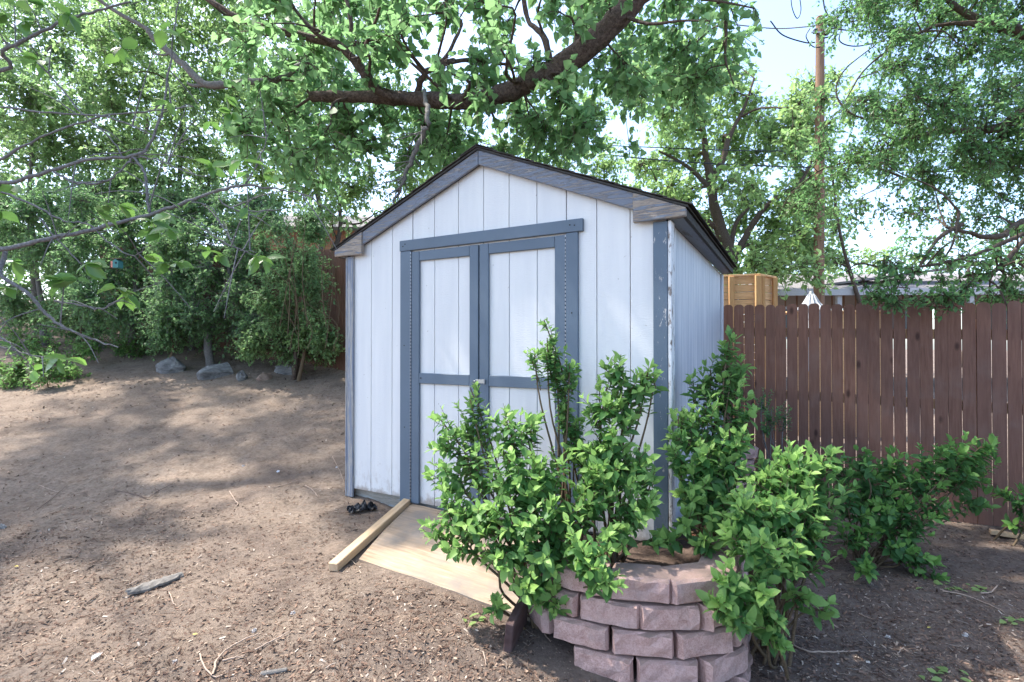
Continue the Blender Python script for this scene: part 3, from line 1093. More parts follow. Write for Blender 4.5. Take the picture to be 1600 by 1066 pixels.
def at_s(s):
    x = np.interp(s, cum, pp[:, 0]); y = np.interp(s, cum, pp[:, 1])
    x2 = np.interp(s + .02, cum, pp[:, 0]); y2 = np.interp(s + .02, cum, pp[:, 1])
    if s + .02 > cum[-1]:
        x2 = x + (pp[-1, 0] - pp[-2, 0]) * 9; y2 = y + (pp[-1, 1] - pp[-2, 1]) * 9
    t = np.array([x2 - x, y2 - y]); t /= np.linalg.norm(t) + 1e-9
    return np.array([x, y]), t


# s of joint at u=.3075 in top course
ss = np.linspace(0, cum[-1], 600)
uu = np.array([at_s(s)[0][0] / at_s(s)[0][1] for s in ss])
s_joint = ss[np.argmin(np.abs(uu - .3075) + (ss > 1.2) * 9)]


def block_mesh(w, seed):
    rng = np.random.default_rng(seed)
    bm = bmesh.new()
    nxb, nzb = 7, 4
    bh = BH - .007
    d0 = .15
    grid = {}
    us = [0, .035, .2, .4, .6, .8, .965, 1]; vs_ = [0, .09, .5, .91, 1]
    for i in range(nxb + 1):
        for j in range(nzb + 1):
            u = us[i]; v_ = vs_[j]
            x = (u - .5) * w
            z = v_ * bh
            y = 0.0
            if 0 < i < nxb and 0 < j < nzb: y = -.008 + rng.normal(0, .0045)
            elif j in (0, nzb): y = .008 + abs(rng.normal(0, .003)); z += rng.normal(0, .001)
            if i in (0, nxb): y += .014 + abs(rng.normal(0, .004)); x += rng.normal(0, .0015)
            grid[i, j] = bm.verts.new((x, y, z))
    for i in range(nxb):
        for j in range(nzb):
            bm.faces.new((grid[i, j], grid[i + 1, j], grid[i + 1, j + 1], grid[i, j + 1]))
    wb_ = w * .78
    bb = [bm.verts.new((-wb_ / 2, d0, 0)), bm.verts.new((wb_ / 2, d0, 0)), bm.verts.new((wb_ / 2, d0, bh)), bm.verts.new((-wb_ / 2, d0, bh))]
    bm.faces.new([grid[i, nzb] for i in range(nxb + 1)] + [bb[2], bb[3]])
    bm.faces.new([grid[i, 0] for i in range(nxb, -1, -1)] + [bb[0], bb[1]])
    bm.faces.new([grid[0, j] for j in range(nzb + 1)] + [bb[3], bb[0]])
    bm.faces.new([grid[nxb, j] for j in range(nzb, -1, -1)] + [bb[1], bb[2]])
    bm.faces.new([bb[1], bb[0], bb[3], bb[2]])
    bmesh.ops.recalc_face_normals(bm, faces=bm.faces)
    me = bpy.data.meshes.new('block'); bm.to_mesh(me); bm.free()
    me.materials.append(M['block'])
    return me


bmeshes = [block_mesh(BW - .010, 100 + i) for i in range(9)]
z_top = .217
kb = 0
offs = [0.0, .5, .05, .42]
for c in range(5):
    zb = z_top - BH * (c + 1)
    s = s_joint - 3.5 * BW + BW * offs[c % 4]
    first = -.02 if c < 3 else .28
    while s < cum[-1] - .02:
        if s >= first:
            p, t = at_s(s)
            n_in = np.array([-t[1], t[0]])
            p = p - n_in * (.012 * c) + R.normal(0, .0025, 2)
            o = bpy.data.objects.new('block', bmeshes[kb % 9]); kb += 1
            COL.objects.link(o); o.parent = pw
            lx = p[0] - .65; ly = p[1] - 2.3
            o.location = (lx, ly, zb + R.normal(0, .0008))
            o.rotation_euler = (0, R.normal(0, .006), math.atan2(t[1], t[0]) + R.normal(0, .02))
        s += BW
# soil inside
SP = []
inner = []
for s in np.linspace(0.02, cum[-1], 40):
    p, t = at_s(s)
    n_in = np.array([-t[1], t[0]])
    inner.append(p + n_in * .07)
inner = np.array(inner)


def shed_front(f):  # a line running under the shed, inside its footprint
    q = [(-.62, .12), (-.25, .15), (-.12, .3), (-.1, 1.0), (-.1, 2.0), (-.1, 2.3)]
    tt = np.linspace(0, 1, len(q))
    lx = np.interp(f, tt, [a_[0] for a_ in q]); ly = np.interp(f, tt, [a_[1] for a_ in q])
    return np.array([CX + lx * math.cos(SA) - ly * math.sin(SA), CY + lx * math.sin(SA) + ly * math.cos(SA)])


nb = 14
Vs = []
for i, p in enumerate(inner):
    q = shed_front(i / (len(inner) - 1))
    for j in range(nb + 1):
        f = j / nb
        xy = p * (1 - f) + q * f
        z = .13 - .09 * f + .02 * mnoise.noise(Vector((xy[0] * 9, xy[1] * 9, 0))) + .012 * mnoise.noise(Vector((xy[0] * 30, xy[1] * 30, 0)))
        Vs.append((xy[0], xy[1], z))
ii = np.arange(len(Vs)).reshape(len(inner), nb + 1)
F = np.stack([ii[:-1, :-1], ii[1:, :-1], ii[1:, 1:], ii[:-1, 1:]], -1).reshape(-1, 4)
tag(link_mesh('planter_soil', np_mesh('planter_soil', Vs, F, True), M['soil']), kind='structure')
# loose stack of blocks at the far end
capi = empty('block_stack', (2.06, 4.45, 0))
tag(capi, 'short stack of loose pink blocks by the brown fence behind the shrubs', 'blocks')
for i, (dx, dyy, dz, rz) in enumerate([(0, 0, -.2, .3), (.01, .02, -.09, .9), (0, 0, .02, .35), (.02, .01, .13, 1.0), (-.01, .0, .24, .5)]):
    o = bpy.data.objects.new('block', bmeshes[i]); COL.objects.link(o); o.parent = capi
    o.location = (dx, dyy, dz - .03); o.rotation_euler = (0, 0, rz)
ob = box('broken_brick', -.06, .06, -.045, .045, 0, .055, plain('orange_brick', (.42, .17, .09), .9, 0, .25, 40, .6), None, .006)
ob.location = (1.02, 2.78, .12); ob.rotation_euler = (.1, .15, .6)
tag(ob, 'small broken orange brick lying in the planter soil beside the shed corner', 'brick')

# ------------------------------------------------------------------ FENCES
def picket_mesh(w, h, th=.012):
    c = w * .30
    pts = [(-w / 2, 0), (w / 2, 0), (w / 2, h - c), (w / 2 - c * .35, h - c * .38), (w / 2 - c, h), (-w / 2 + c, h), (-w / 2 + c * .35, h - c * .38), (-w / 2, h - c)]
    bm = bmesh.new()
    a = [bm.verts.new((x, 0, z)) for x, z in pts]
    b = [bm.verts.new((x, th, z)) for x, z in pts]
    bm.faces.new(a); bm.faces.new(b[::-1])
    for i in range(len(pts)): bm.faces.new((a[i], b[i], b[(i + 1) % len(pts)], a[(i + 1) % len(pts)]))
    bmesh.ops.recalc_face_normals(bm, faces=bm.faces)
    me = bpy.data.meshes.new('picket'); bm.to_mesh(me); bm.free()
    return me


DF = np.array([.88, -.475]); DF /= np.linalg.norm(DF)
FO = np.array([2.149, 5.2])
bounds_px = [98, 148, 200, 252, 305, 357, 412, 468, 522, 579, 638, 697, 757, 818, 881, 946, 1010, 1077, 1147, 1217, 1288, 1359, 1435, 1511, 1585]
bu = [((x / 3.2 + 1100) - 800) / 800 for x in bounds_px]
bt = [(u * FO[1] - FO[0]) / (DF[0] - u * DF[1]) for u in bu]
while bt[-1] < 6.5: bt.append(bt[-1] + .094 + random.uniform(-.003, .003))
bt = [bt[0] - .094 * k for k in range(6, 0, -1)] + bt


def ftop(t): return 1.61 - .026 * t


fence = empty('wooden_fence', (FO[0] + DF[0] * 1.5, FO[1] + DF[1] * 1.5, -.28), math.atan2(DF[1], DF[0]))
tag(fence, 'dark brown stained dog-ear picket fence right of the shed', 'fence')
for i in range(len(bt) - 1):
    a_, b_ = bt[i], bt[i + 1]
    w = b_ - a_ - random.uniform(.005, .0085)
    tm = (a_ + b_) / 2
    h = ftop(tm) + .28 + random.uniform(-.008, .008)
    me = picket_mesh(w, h)
    me.materials.append(M['fence'])
    o = bpy.data.objects.new('picket', me); COL.objects.link(o); o.parent = fence
    o.location = (tm - 1.5, -.016 + random.uniform(-.002, .002), 0)
    o.rotation_euler = (0, random.uniform(-.002, .002), random.uniform(-.012, .012))
for zz_ in (.25, .95, 1.55):
    a_ = bt[0]
    z0 = -.28 + zz_
    o = box('rail', bt[0] - 1.5, bt[-1] - 1.5, .004, .04, zz_ - .04, zz_ + .045, M['fence_raw'], fence, .002)
    o.rotation_euler = (0, .026, 0)
    o.location.z += .03
for k in range(4):
    box('fence_post', -1.9 + k * 2.3, -1.81 + k * 2.3, .045, .135, -.3, 1.7, M['fence_raw'], fence, .002)
o = box('loose_board', -.25, .25, -.03, .03, 0, .03, M['lumber'], None, .003)
p = FO + DF * 2.33
o.location = (3.98, 3.92, g1(3.98, 3.92)); o.rotation_euler = (0, .02, -.55)
tag(o, 'pale wooden board lying on the ground at the foot of the brown fence, right edge', 'board')

# fence behind the shed on the left, climbing the slope
fl2 = empty('wooden_fence', (-2.6, 7.76, .85), math.atan2(-DF[1], -DF[0]) + math.pi)
tag(fl2, 'reddish brown board fence behind the bushes left of the shed', 'fence')
t = -7.3
while t < 5.2:
    w = .14
    q = np.array([-2.6, 7.76]) + DF * t
    zb = g1(q[0], q[1]) - .05
    me = bpy.data.meshes.get('tall_board')
    if me is None:
        me = picket_mesh(.135, 1.86); me.name = 'tall_board'; me.materials.append(M['fence'])
    o = bpy.data.objects.new('picket', me); COL.objects.link(o); o.parent = fl2
    o.location = (t, 0, zb - .85 + random.uniform(-.01, .01))
    t += w

# light cedar fence beyond
cf = empty('cedar_fence', (3.3, 7.6, -.3))
tag(cf, 'new light cedar fence of horizontal boards beyond the brown fence next to the roof eave', 'fence')


def cedar_run(xa, ya, xb, yb, ztop, n=10, zlow=.0):
    d = Vector((xb - xa, yb - ya, 0)); L_ = d.length; an = math.atan2(d.y, d.x)
    bh_ = .118
    for k in range(n):
        o = box('cedar_board', 0, L_, 0, .02, 0, bh_ - .009, M['cedar'], cf, .003)
        o.location = (xa - 3.3, ya - 7.6, ztop - (k + 1) * bh_ + .3)
        o.rotation_euler = (0, 0, an)
    o = box('cap_board', -.02, L_ + .02, -.04, .06, 0, .03, M['cedar'], cf, .003)
    o.location = (xa - 3.3, ya - 7.6, ztop + .002 + .3); o.rotation_euler = (0, 0, an)


YC = 8.0
zc = CAMZ + 108 / 800 * YC
cedar_run(2.6, 8.35, 3.82, 7.95, zc, 18)
cedar_run(3.83, 7.95, 4.22, 8.25, zc, 18)
for (x_, y_, w_) in [(3.44, 8.05, .08), (3.80, 7.92, .09), (3.90, 7.97, .05), (4.2, 8.2, .07), (2.65, 8.3, .08)]:
    box('cedar_post', x_ - 3.3 - w_ / 2, x_ - 3.3 + w_ / 2, y_ - 7.6 - .05, y_ - 7.6 - .005 + .0, 0, zc + .3, M['cedar_v'], cf, .003)

# ------------------------------------------------------------------ neighbour house, pole, umbrella
hs_ = empty('ranch_house', (11, 19, -.06), -.06)
tag(hs_, 'low brown neighbouring house with pale shingle roof and white fascia beyond the fence', 'house')
box('wall', -3.4, 14, 0, 6, 0, 3.15, M['house_brown'], hs_, .01)
for k in range(40):
    xk = -3.38 + k * .42
    box('batten', xk, xk + .05, -.03, -.002, 0, 3.13, M['house_brown'], hs_, 0)
prism('roof', [(-.9, 3.25), (7, 4.35), (7, 4.4), (-.9, 3.34)], 0, 1, M['house_roof'], hs_, 0).scale = (1, 1, 1)
rf = hs_.children[-1]
# roof as two slopes running along x: build directly
bpy.data.objects.remove(rf)
bm = bmesh.new()
prof = [(-1.0, 3.22), (3.0, 4.3), (7.0, 3.22), (7.0, 3.12), (3.0, 4.18), (-1.0, 3.12)]
a_ = [bm.verts.new((-4.0, y_, z_)) for y_, z_ in prof]; b_ = [bm.verts.new((15, y_, z_)) for y_, z_ in prof]
bm.faces.new(a_); bm.faces.new(b_[::-1])
for i in range(6): bm.faces.new((a_[i], b_[i], b_[(i + 1) % 6], a_[(i + 1) % 6]))
rf = bm_to('roof', bm, M['house_roof'], hs_)
box('fascia', -4.0, 15, -1.03, -1.003, 3.02, 3.25, M['white_paint'], hs_, .005)
for xk in (-3.0, .55, 5.0, 9.0):
    box('porch_post', xk, xk + .16, -.9, -.74, 0, 3.1, M['white_paint'], hs_, .01)
for xk in (-2.2, 2.1, 6.1, 10.4):
    w_ = box('window', xk, xk + 1.5, -.06, -.005, 1.5, 2.7, M['white_paint'], hs_, .01)
    for q in range(2):
        box('pane', xk + .08 + q * .7, xk + .72 + q * .7, -.075, -.062, 1.58, 2.62, M['glass'], w_, 0)

pole = empty('utility_pole', (PX(1279, 475, 15).x, 15, -.4))
tag(pole, 'tall brown wooden utility pole rising behind the fence with cables at its top', 'pole')
ac = Acc()
ac.tube([(9.0, 15, -.4), (9.0, 15.0, 3), (9.04, 15, 7), (9.08, 15, 10.85)], [.15, .145, .13, .115], n=14, k=4)
ac.V[0] = ac.V[0]
o = ac.build('pole_shaft', M['pole'], pole, True)
bm = bmesh.new()
bmesh.ops.create_cone(bm, cap_ends=True, segments=14, radius1=.115, radius2=.09, depth=.04, matrix=Matrix.Translation((9.08 - pole.location.x, 0, 10.87 + .4)))
bm_to('pole_cap', bm, M['pole'], pole)
for dx, dz in ((-.17, 10.35), (.17, 10.30)):
    box('insulator', 9.06 - pole.location.x + dx - .05, 9.06 - pole.location.x + dx + .05, -.12, -.02, dz + .4, dz + .52, M['insul'], pole, .01)
box('bracket', 9.06 - pole.location.x - .33, 9.06 - pole.location.x + .3, -.15, -.12, 10.72, 10.76, M['metal'], pole, .003)


def cable(pts, r, label, cat='cable', group=None, mat=None):
    ac = Acc()
    P, _ = smooth_path(pts, [r, r], 8)
    V, F_ = tubes(P[None], np.full((1, len(P)), r), 5)
    ac.add(V, F_)
    o = ac.build('cable', mat or M['insul'])
    tag(o, label, cat, group)
    return o


PT = lambda x, y, Y_=15: tuple(PX(x, y, Y_))
cable([PT(1150, 36, 17), PT(1215, 42, 16), PT(1276, 38, 14.9)], .02, 'upper cable reaching the utility pole top from the left')
cable([PT(1288, 40, 14.9), PT(1340, 46, 14.5), PT(1420, 50, 14), PT(1640, 70, 12)], .02, 'upper cable leaving the utility pole top to the right')
cable([PT(1206, 30, 15), PT(1225, 52, 15), PT(1260, 64, 15), PT(1276, 64, 14.9)], .02, 'slack dark cable drooping into the left side of the pole top')
cable([PT(1288, -20, 14.9), PT(1292, 12, 14.9), PT(1306, 36, 14.9), PT(1304, 52, 14.9), PT(1288, 58, 14.9)], .022, 'thick black loop of cable coming down to the right of the pole top')
cable([PT(1318, 40, 14.9), PT(1315, 62, 14.9), PT(1340, 70, 14.9), PT(1385, 62, 14.9)], .018, 'thin loop of cable hanging just right of the utility pole')
cable([PT(1268, 42, 14.8), PT(1262, 55, 14.8), PT(1272, 70, 14.8), PT(1284, 72, 14.8)], .016, 'short drop loop hugging the left face of the pole top')
cable([PT(1238, -20, 15), PT(1240, 8, 15), PT(1248, 26, 15), PT(1254, 12, 15), PT(1250, -20, 15)], .015, 'hanging cable loop at the top edge left of the pole')
cable([PT(940, 226, 16), PT(1060, 231, 16), PT(1190, 235, 16), PT(1500, 238, 15)], .016, 'upper pale wire crossing the sky above the shed roof')
cable([PT(940, 240, 16), PT(1040, 250, 16), PT(1180, 258, 16), PT(1500, 268, 15)], .020, 'lower dark wire crossing the sky above the shed roof')

um = empty('patio_umbrella', (PX(1268, 475, 7.2).x, 7.2, -.35))
tag(um, 'closed white patio umbrella whose pleated top shows above the brown fence', 'umbrella')
bm = bmesh.new()
rings = []
for k, (z_, r_) in enumerate([(1.2, .06), (1.6, .07), (2.02, .12), (2.06, .16), (2.15, .105), (2.24, .06), (2.28, .035)]):
    ring = []
    for i in range(24):
        rr_ = r_ * (1 + (.22 if i % 2 else -.12) * (1 if k < 4 else .3))
        ring.append(bm.verts.new((rr_ * math.cos(i * math.pi / 12), rr_ * math.sin(i * math.pi / 12), z_ - (.0 if i % 2 else .02))))
    rings.append(ring)
for a_, b_ in zip(rings[:-1], rings[1:]):
    for i in range(24): bm.faces.new((a_[i], a_[(i + 1) % 24], b_[(i + 1) % 24], b_[i]))
bm.faces.new(rings[-1])
bm_to('canopy', bm, M['cloth'], um)
bm = bmesh.new()
bmesh.ops.create_cone(bm, cap_ends=True, segments=10, radius1=.02, radius2=.02, depth=1.5, matrix=Matrix.Translation((0, 0, .7)))
bm_to('shaft', bm, M['white_paint'], um)
bm = bmesh.new()
bmesh.ops.create_cone(bm, cap_ends=True, segments=12, radius1=.035, radius2=.02, depth=.05, matrix=Matrix.Translation((0, 0, 2.29)))
bm_to('finial', bm, M['metal'], um)
# small lean-to roof between pole and right shrubs
lt = empty('lean_to', (5.2, 8.6, -.35), -.05)
tag(lt, 'low wooden lean-to with pale top board just behind the brown fence right of the pole', 'lean-to')
box('roof_board', -.55, 1.1, -.1, .5, 2.10, 2.13, M['cedar'], lt, .004)
box('side_board', -.45, 1.0, -.05, -.03, .0, 2.09, M['cedar'], lt, .004)

# brick house far left behind the thicket
bh_ = empty('brick_house', (-4.6, 14.5, 1.6), .05)
tag(bh_, 'salmon brick neighbouring house glimpsed between leaves at the left roof eave', 'house')
box('wall', -3, 4.2, 0, 5, -.5, 2.9, M['brick'], bh_, .01)
bm = bmesh.new()
prof = [(-.5, 2.85), (2.5, 3.9), (5.5, 2.85), (5.5, 2.75), (2.5, 3.78), (-.5, 2.75)]
a_ = [bm.verts.new((-3.4, y_, z_)) for y_, z_ in prof]; b_ = [bm.verts.new((4.6, y_, z_)) for y_, z_ in prof]
bm.faces.new(a_); bm.faces.new(b_[::-1])
for i in range(6): bm.faces.new((a_[i], b_[i], b_[(i + 1) % 6], a_[(i + 1) % 6]))
bm_to('roof', bm, M['house_roof'], bh_)
w_ = box('window', 1.0, 2.2, -.05, -.004, 1.0, 2.2, M['white_paint'], bh_, .005)
box('pane', 1.08, 2.12, -.06, -.052, 1.08, 2.12, M['glass'], w_, 0)

print('structures done')
# ------------------------------------------------------------------ ROCKS
def rock(name, x, y, sx_, sy_, sz_, seed, mat, label, rz=0.0, cuts=9, sink=.35):
    rng = random.Random(seed)
    bm = bmesh.new()
    bmesh.ops.create_icosphere(bm, subdivisions=3, radius=1.0)
    for v_ in bm.verts:
        v_.co *= 1 + .12 * mnoise.noise(v_.co * 1.6 + Vector((seed, 0, 0)))
    for k in range(cuts):
        n = Vector((rng.uniform(-1, 1), rng.uniform(-1, 1), rng.uniform(-.1, 1))).normalized()
        d = rng.uniform(.45, .75)
        for v_ in bm.verts:
            e = v_.co.dot(n) - d
            if e > 0: v_.co -= n * e * .96
    for v_ in bm.verts:
        v_.co = Vector((v_.co.x * sx_, v_.co.y * sy_, v_.co.z * sz_)) + v_.normal * .012 * mnoise.noise(v_.co * 6)
    o = bm_to(name, bm, mat)
    o.location = (x, y, g1(x, y) + sz_ * (1 - sink * 2)); o.rotation_euler = (0, 0, rz)
    return tag(o, label, 'rock')


def on_ground(xp, yp):
    """walk a view ray down to the ground"""
    lo, hi = .8, 30
    for Yk in np.arange(1.2, 30, .02):
        p = PX(xp, yp, Yk)
        if p.z <= g1(p.x, p.y): return p
    return PX(xp, yp, 8)


for i, (xp, yp, w_, h_, mt, lab) in enumerate([
    (263, 580, .26, .20, 'rock', 'wedge shaped dark slate boulder, leftmost of the large rocks at the bank'),
    (338, 588, .27, .18, 'rock', 'rounded streaked grey boulder at the bank in front of the bushes'),
    (379, 592, .10, .12, 'rock', 'small pointed grey stone between the big boulder and a flat tan rock'),
    (412, 591, .17, .09, 'rock_tan', 'flat tan rock half sunk into the dirt of the bank'),
    (447, 583, .20, .12, 'rock', 'low grey rock behind the thin dark trunk near the shed'),
    (150, 545, .18, .12, 'rock', 'pale rock lying under the bushes on the left slope'),
    (45, 548, .28, .18, 'rock', 'dark weathered rock on the slope at the far left'),
    (20, 505, .3, .2, 'rock_tan', 'tan rock higher on the slope at the left edge'),
    (200, 520, .2, .15, 'rock_tan', 'rounded tan rock beneath the bush below the birdhouse')]):
    p = on_ground(xp, yp)
    rock('rock', p.x, p.y, w_, w_ * .7, h_, 20 + i, M[mt], lab, rz=i * .7)
p = on_ground(4, 826)
rock('stone', p.x, p.y, .03, .025, .02, 3, M['rock'], 'small dark stone on the dirt at the left edge').name = 'stone'

# ------------------------------------------------------------------ VEGETATION
# crown gaps: where on the yard the sun comes through (metres), and shading targets
GAPS = [(-1.1, 2.45, .52), (-.72, 2.8, .1), (-2.2, 2.6, .22), (.15, 2.05, .2), (-2.6, 4.3, .18), (-1.6, 3.5, .12), (1.75, 2.5, .12)]


def open_gap(c):
    t_ = (c[2] + .05) / SUNV.z
    x_, y_ = c[0] - SUNV.x * t_, c[1] - SUNV.y * t_
    return any(math.hypot(x_ - a, y_ - b) < r + .72 * c[3] for a, b, r in GAPS)


def shade_clumps(n, x0, x1, y0, y1, rg, nt):
    out = []
    while len(out) < n:
        g = (rg.uniform(x0, x1), rg.uniform(y0, y1), .1)
        t_ = rg.uniform(7.4, 11)
        c = (g[0] + SUNV.x * t_, g[1] + SUNV.y * t_, g[2] + SUNV.z * t_, rg.uniform(.5, .85), nt)
        if c[2] > CAMZ + .7 * c[1] + c[3]: out.append(c)
        elif rg.random() < .02: out.append((c[0], c[1], CAMZ + .7 * c[1] + c[3] + .3, c[3], nt))
    return out


# --- cottonwood: trunk stands right of and behind the camera, limb over the shed
rng = np.random.default_rng(21)
ct = empty('cottonwood_tree', (3.3, -1.2, -.3))
tag(ct, 'large cottonwood whose thick dark limb hangs over the shed roof', 'tree')
limb = [PT(1040, -60, 3.9), PT(990, 0, 4.0), PT(930, 62, 4.1), PT(870, 105, 4.15), PT(820, 130, 4.2), PT(770, 150, 4.25), PT(710, 158, 4.3), PT(640, 153, 4.4), PT(560, 150, 4.5), PT(486, 150, 4.6)]
trunk = [([(3.3, -1.2, -.4), (3.3, -1.1, 1.2), (3.2, -.9, 2.8), (2.9, .2, 4.2), (2.3, 2.0, 4.9), (1.6, 3.3, 4.7), limb[0]], [.38, .30, .27, .2, .15, .12, .10]),
         (limb, [.10, .093, .09, .085, .08, .075, .068, .06, .054, .046]),
         ([(3.2, -.9, 2.8), (3.4, -.6, 4.8), (3.0, .3, 7), (2.2, 1.0, 9)], [.22, .18, .13, .07]),
         ([(3.3, -1.0, 3.5), (1.6, -.6, 5.4), (0.2, .4, 6.2), (-1.3, 1.2, 6.6), (-2.6, 2.2, 6.8)], [.16, .13, .10, .07, .04]),
         ([(2.3, 2.0, 4.9), (1.6, 3.5, 6.2), (.9, 5, 7.2), (.2, 6.5, 8)], [.12, .1, .07, .04])]
extra = [([PT(640, 155, 4.4), PT(590, 140, 4.3), PT(565, 108, 4.2), PT(525, 68, 4.1), PT(450, 50, 4.1), PT(385, 32, 4.1), PT(315, -8, 4.1)], [.045, .042, .04, .034, .026, .022, .018]),
         ([PT(525, 68, 4.1), PT(490, 48, 4.0), PT(455, 5, 4.0), PT(440, -30, 4)], [.02, .016, .012, .01]),
         ([PT(545, 62, 4.1), PT(547, 30, 4.1), PT(538, -10, 4.1)], [.02, .018, .014]),
         ([PT(660, 112, 4.3), PT(690, 95, 4.3), PT(708, 65, 4.3), PT(720, 30, 4.3), PT(690, 18, 4.3), PT(640, 25, 4.3)], [.022, .02, .016, .012, .008, .006]),
         ([PT(650, 150, 4.4), PT(665, 112, 4.3), PT(720, 92, 4.4), PT(780, 97, 4.5), PT(812, 108, 4.5)], [.03, .024, .018, .014, .01]),
         ([PT(860, 100, 4.15), PT(850, 55, 4.2), PT(825, 30, 4.3), PT(818, -10, 4.3)], [.03, .025, .02, .02]),
         ([PT(900, 75, 4.1), PT(905, 30, 4.1), PT(912, -10, 4.1)], [.02, .016, .012]),
         ([PT(1127, -20, 4.6), PT(1136, 40, 4.6), PT(1135, 90, 4.6), PT(1148, 130, 4.6)], [.018, .014, .01, .006])]
clumps = []


def addc(xp, yp, Yk, rpx, n):
    p = PX(xp, yp, Yk)
    clumps.append((p.x, p.y, p.z, rpx / 800 * Yk, n))


def fill(x0, x1, y0, y1, Y0, Y1, step, rpx, n, holes=(), rng=rng, keep=1.0):
    y_ = y0
    while y_ <= y1:
        x_ = x0
        while x_ <= x1:
            xx_ = x_ + rng.uniform(-.5, .5) * step; yy_ = y_ + rng.uniform(-.5, .5) * step
            if rng.random() < keep and not any((xx_ - hx) ** 2 + (yy_ - hy) ** 2 < hr * hr for hx, hy, hr in holes):
                addc(xx_, yy_, rng.uniform(Y0, Y1), rpx * rng.uniform(.75, 1.25), n * rng.uniform(.7, 1.2))
            x_ += step
        y_ += step


holes_c = [(835, 45, 38), (800, 80, 25), (720, 60, 25), (640, 215, 28), (750, 215, 0), (960, 210, 40), (700, 190, 0), (560, 230, 22), (880, 190, 18)]
fill(400, 1010, -20, 245, 3.7, 5.4, 48, 50, 25, holes_c)
fill(420, 960, -10, 70, 3.2, 3.9, 72, 40, 11, holes_c)
fill(1000, 1190, -10, 150, 4.4, 5.8, 48, 48, 20, [(1215, 60, 40)])
fill(440, 740, 150, 260, 4.8, 5.8, 52, 42, 14, [(640, 215, 28), (600, 300, 60)])
fill(1000, 1090, 120, 200, 5.0, 5.8, 42, 36, 14)
addc(985, 235, 5.0, 30, 8); addc(930, 235, 5.0, 35, 8); addc(700, 235, 4.6, 30, 7); addc(1180, 10, 3.6, 22, 4); addc(1110, 30, 3.4, 30, 4)
# crown above and behind the frame, which shades the yard
for k in range(85):
    x_ = rng.uniform(-5.2, 3.6); y_ = rng.uniform(-1.5, 6.2); z_ = rng.uniform(5.6, 8.6)
    if z_ < CAMZ + .72 * y_ + .5: z_ = CAMZ + .72 * y_ + rng.uniform(.7, 2.2)
    clumps.append((x_, y_, z_, rng.uniform(.6, .95), 26))
clumps += shade_clumps(5, -.3, 1.8, 1.5, 2.6, rng, 16)
clumps = [c for c in clumps if not (c[2] > CAMZ + .7 * c[1] and open_gap(c))]
def hides_limb(c):
    xp = c[0] / c[1] * 800 + 800 if c[1] > .5 else -999
    yp = 540 - (c[2] - CAMZ) / max(c[1], .5) * 800
    return c[1] < 4.7 and 475 < xp < 940 and 112 < yp < 190 and rng.random() < .5


clumps = [c for c in clumps if not hides_limb(c)]
nleaf = clump_tree(ct, trunk, clumps, .081, M['leaf_cotton'], M['bark_dark'], rng, nparts=300, tpl=T_HEART, tplname='heart', droop=.35, twig_r=.0045, limb_r=.018, spacing=.043, twig_len=1.0, young=.2, extra=extra)
print('cottonwood', nleaf)
# bare grey limb and dead hanging branch of the same crown
dl_ = Acc()
r2 = np.random.default_rng(5)
dl_.tube([PT(470, 100, 4.4), PT(428, 122, 4.4), PT(380, 126, 4.4), PT(322, 131, 4.4), PT(292, 105, 4.4), PT(262, 80, 4.4), PT(235, 55, 4.4), PT(225, 40, 4.4), PT(190, 22, 4.4), PT(140, -10, 4.4)], [.028, .028, .03, .03, .028, .025, .024, .02, .017, .015], n=8, k=4, jit=.005, rng=r2)
dl_.tube([PT(322, 131, 4.4), PT(300, 132, 4.4), PT(290, 128, 4.4)], [.02, .014, .008], n=6)
dl_.tube([PT(262, 80, 4.4), PT(255, 84, 4.4), PT(236, 82, 4.4)], [.012, .009, .006], n=5)
dl_.tube([PT(424, 118, 4.4), PT(405, 108, 4.4), PT(398, 85, 4.4)], [.016, .012, .006], n=5)
dl_.build('bare_limb', M['bark_grey'], ct, True)
dd_ = Acc()
dd_.tube([PT(662, 140, 4.25), PT(667, 165, 3.95), PT(667, 190, 3.85), PT(655, 218, 3.9), PT(640, 255, 3.95), PT(628, 285, 4.0), PT(615, 320, 4.1)], [.018, .02, .02, .02, .017, .012, .006], n=7, k=5, jit=.006, rng=r2)
for k in range(26):
    t_ = r2.uniform(.2, 1)
    x0_, y0_ = 665 - 45 * t_ ** 1.4, 155 + 150 * t_
    ang_ = r2.uniform(.5, 3.6)
    ln = r2.uniform(20, 75)
    x1_, y1_ = x0_ + ln * math.cos(ang_) * r2.choice([-1, 1]), y0_ + ln * abs(math.sin(ang_)) * .7
    Yk = 3.85 + .2 * t_
    dd_.tube([PT(x0_, y0_, Yk), PT((x0_ + x1_) / 2 + r2.normal(0, 5), (y0_ + y1_) / 2 + r2.normal(0, 5), Yk), PT(x1_, y1_, Yk + r2.normal(0, .15))], [.006, .004, .002], n=3, k=3)
dd_.build('dead_branch', M['bark_grey'], ct, True)

# --- thicket of trees on the left and behind
def tree(name, label, cat, base, top, clumps_, leaf, mat, bark, seed, group=None, r0=.09, **kw):
    rg = np.random.default_rng(seed)
    rt_ = empty(name, base)
    tag(rt_, label, cat, group)
    b = np.array(base); t_ = np.array(top)
    pts = [tuple(b + (t_ - b) * f + (rg.normal(0, .10, 3) * np.linalg.norm(t_ - b) * .35 * (f > 0) * (f < 1))) for f in (0, .3, .6, 1)]
    tks = FORKS.get(seed) or [(pts, [r0, r0 * .8, r0 * .55, r0 * .25])]
    return clump_tree(rt_, tks, clumps_, leaf, mat, bark, rg, **kw)


rng = np.random.default_rng(33)
tot = 0


FORKS = {}


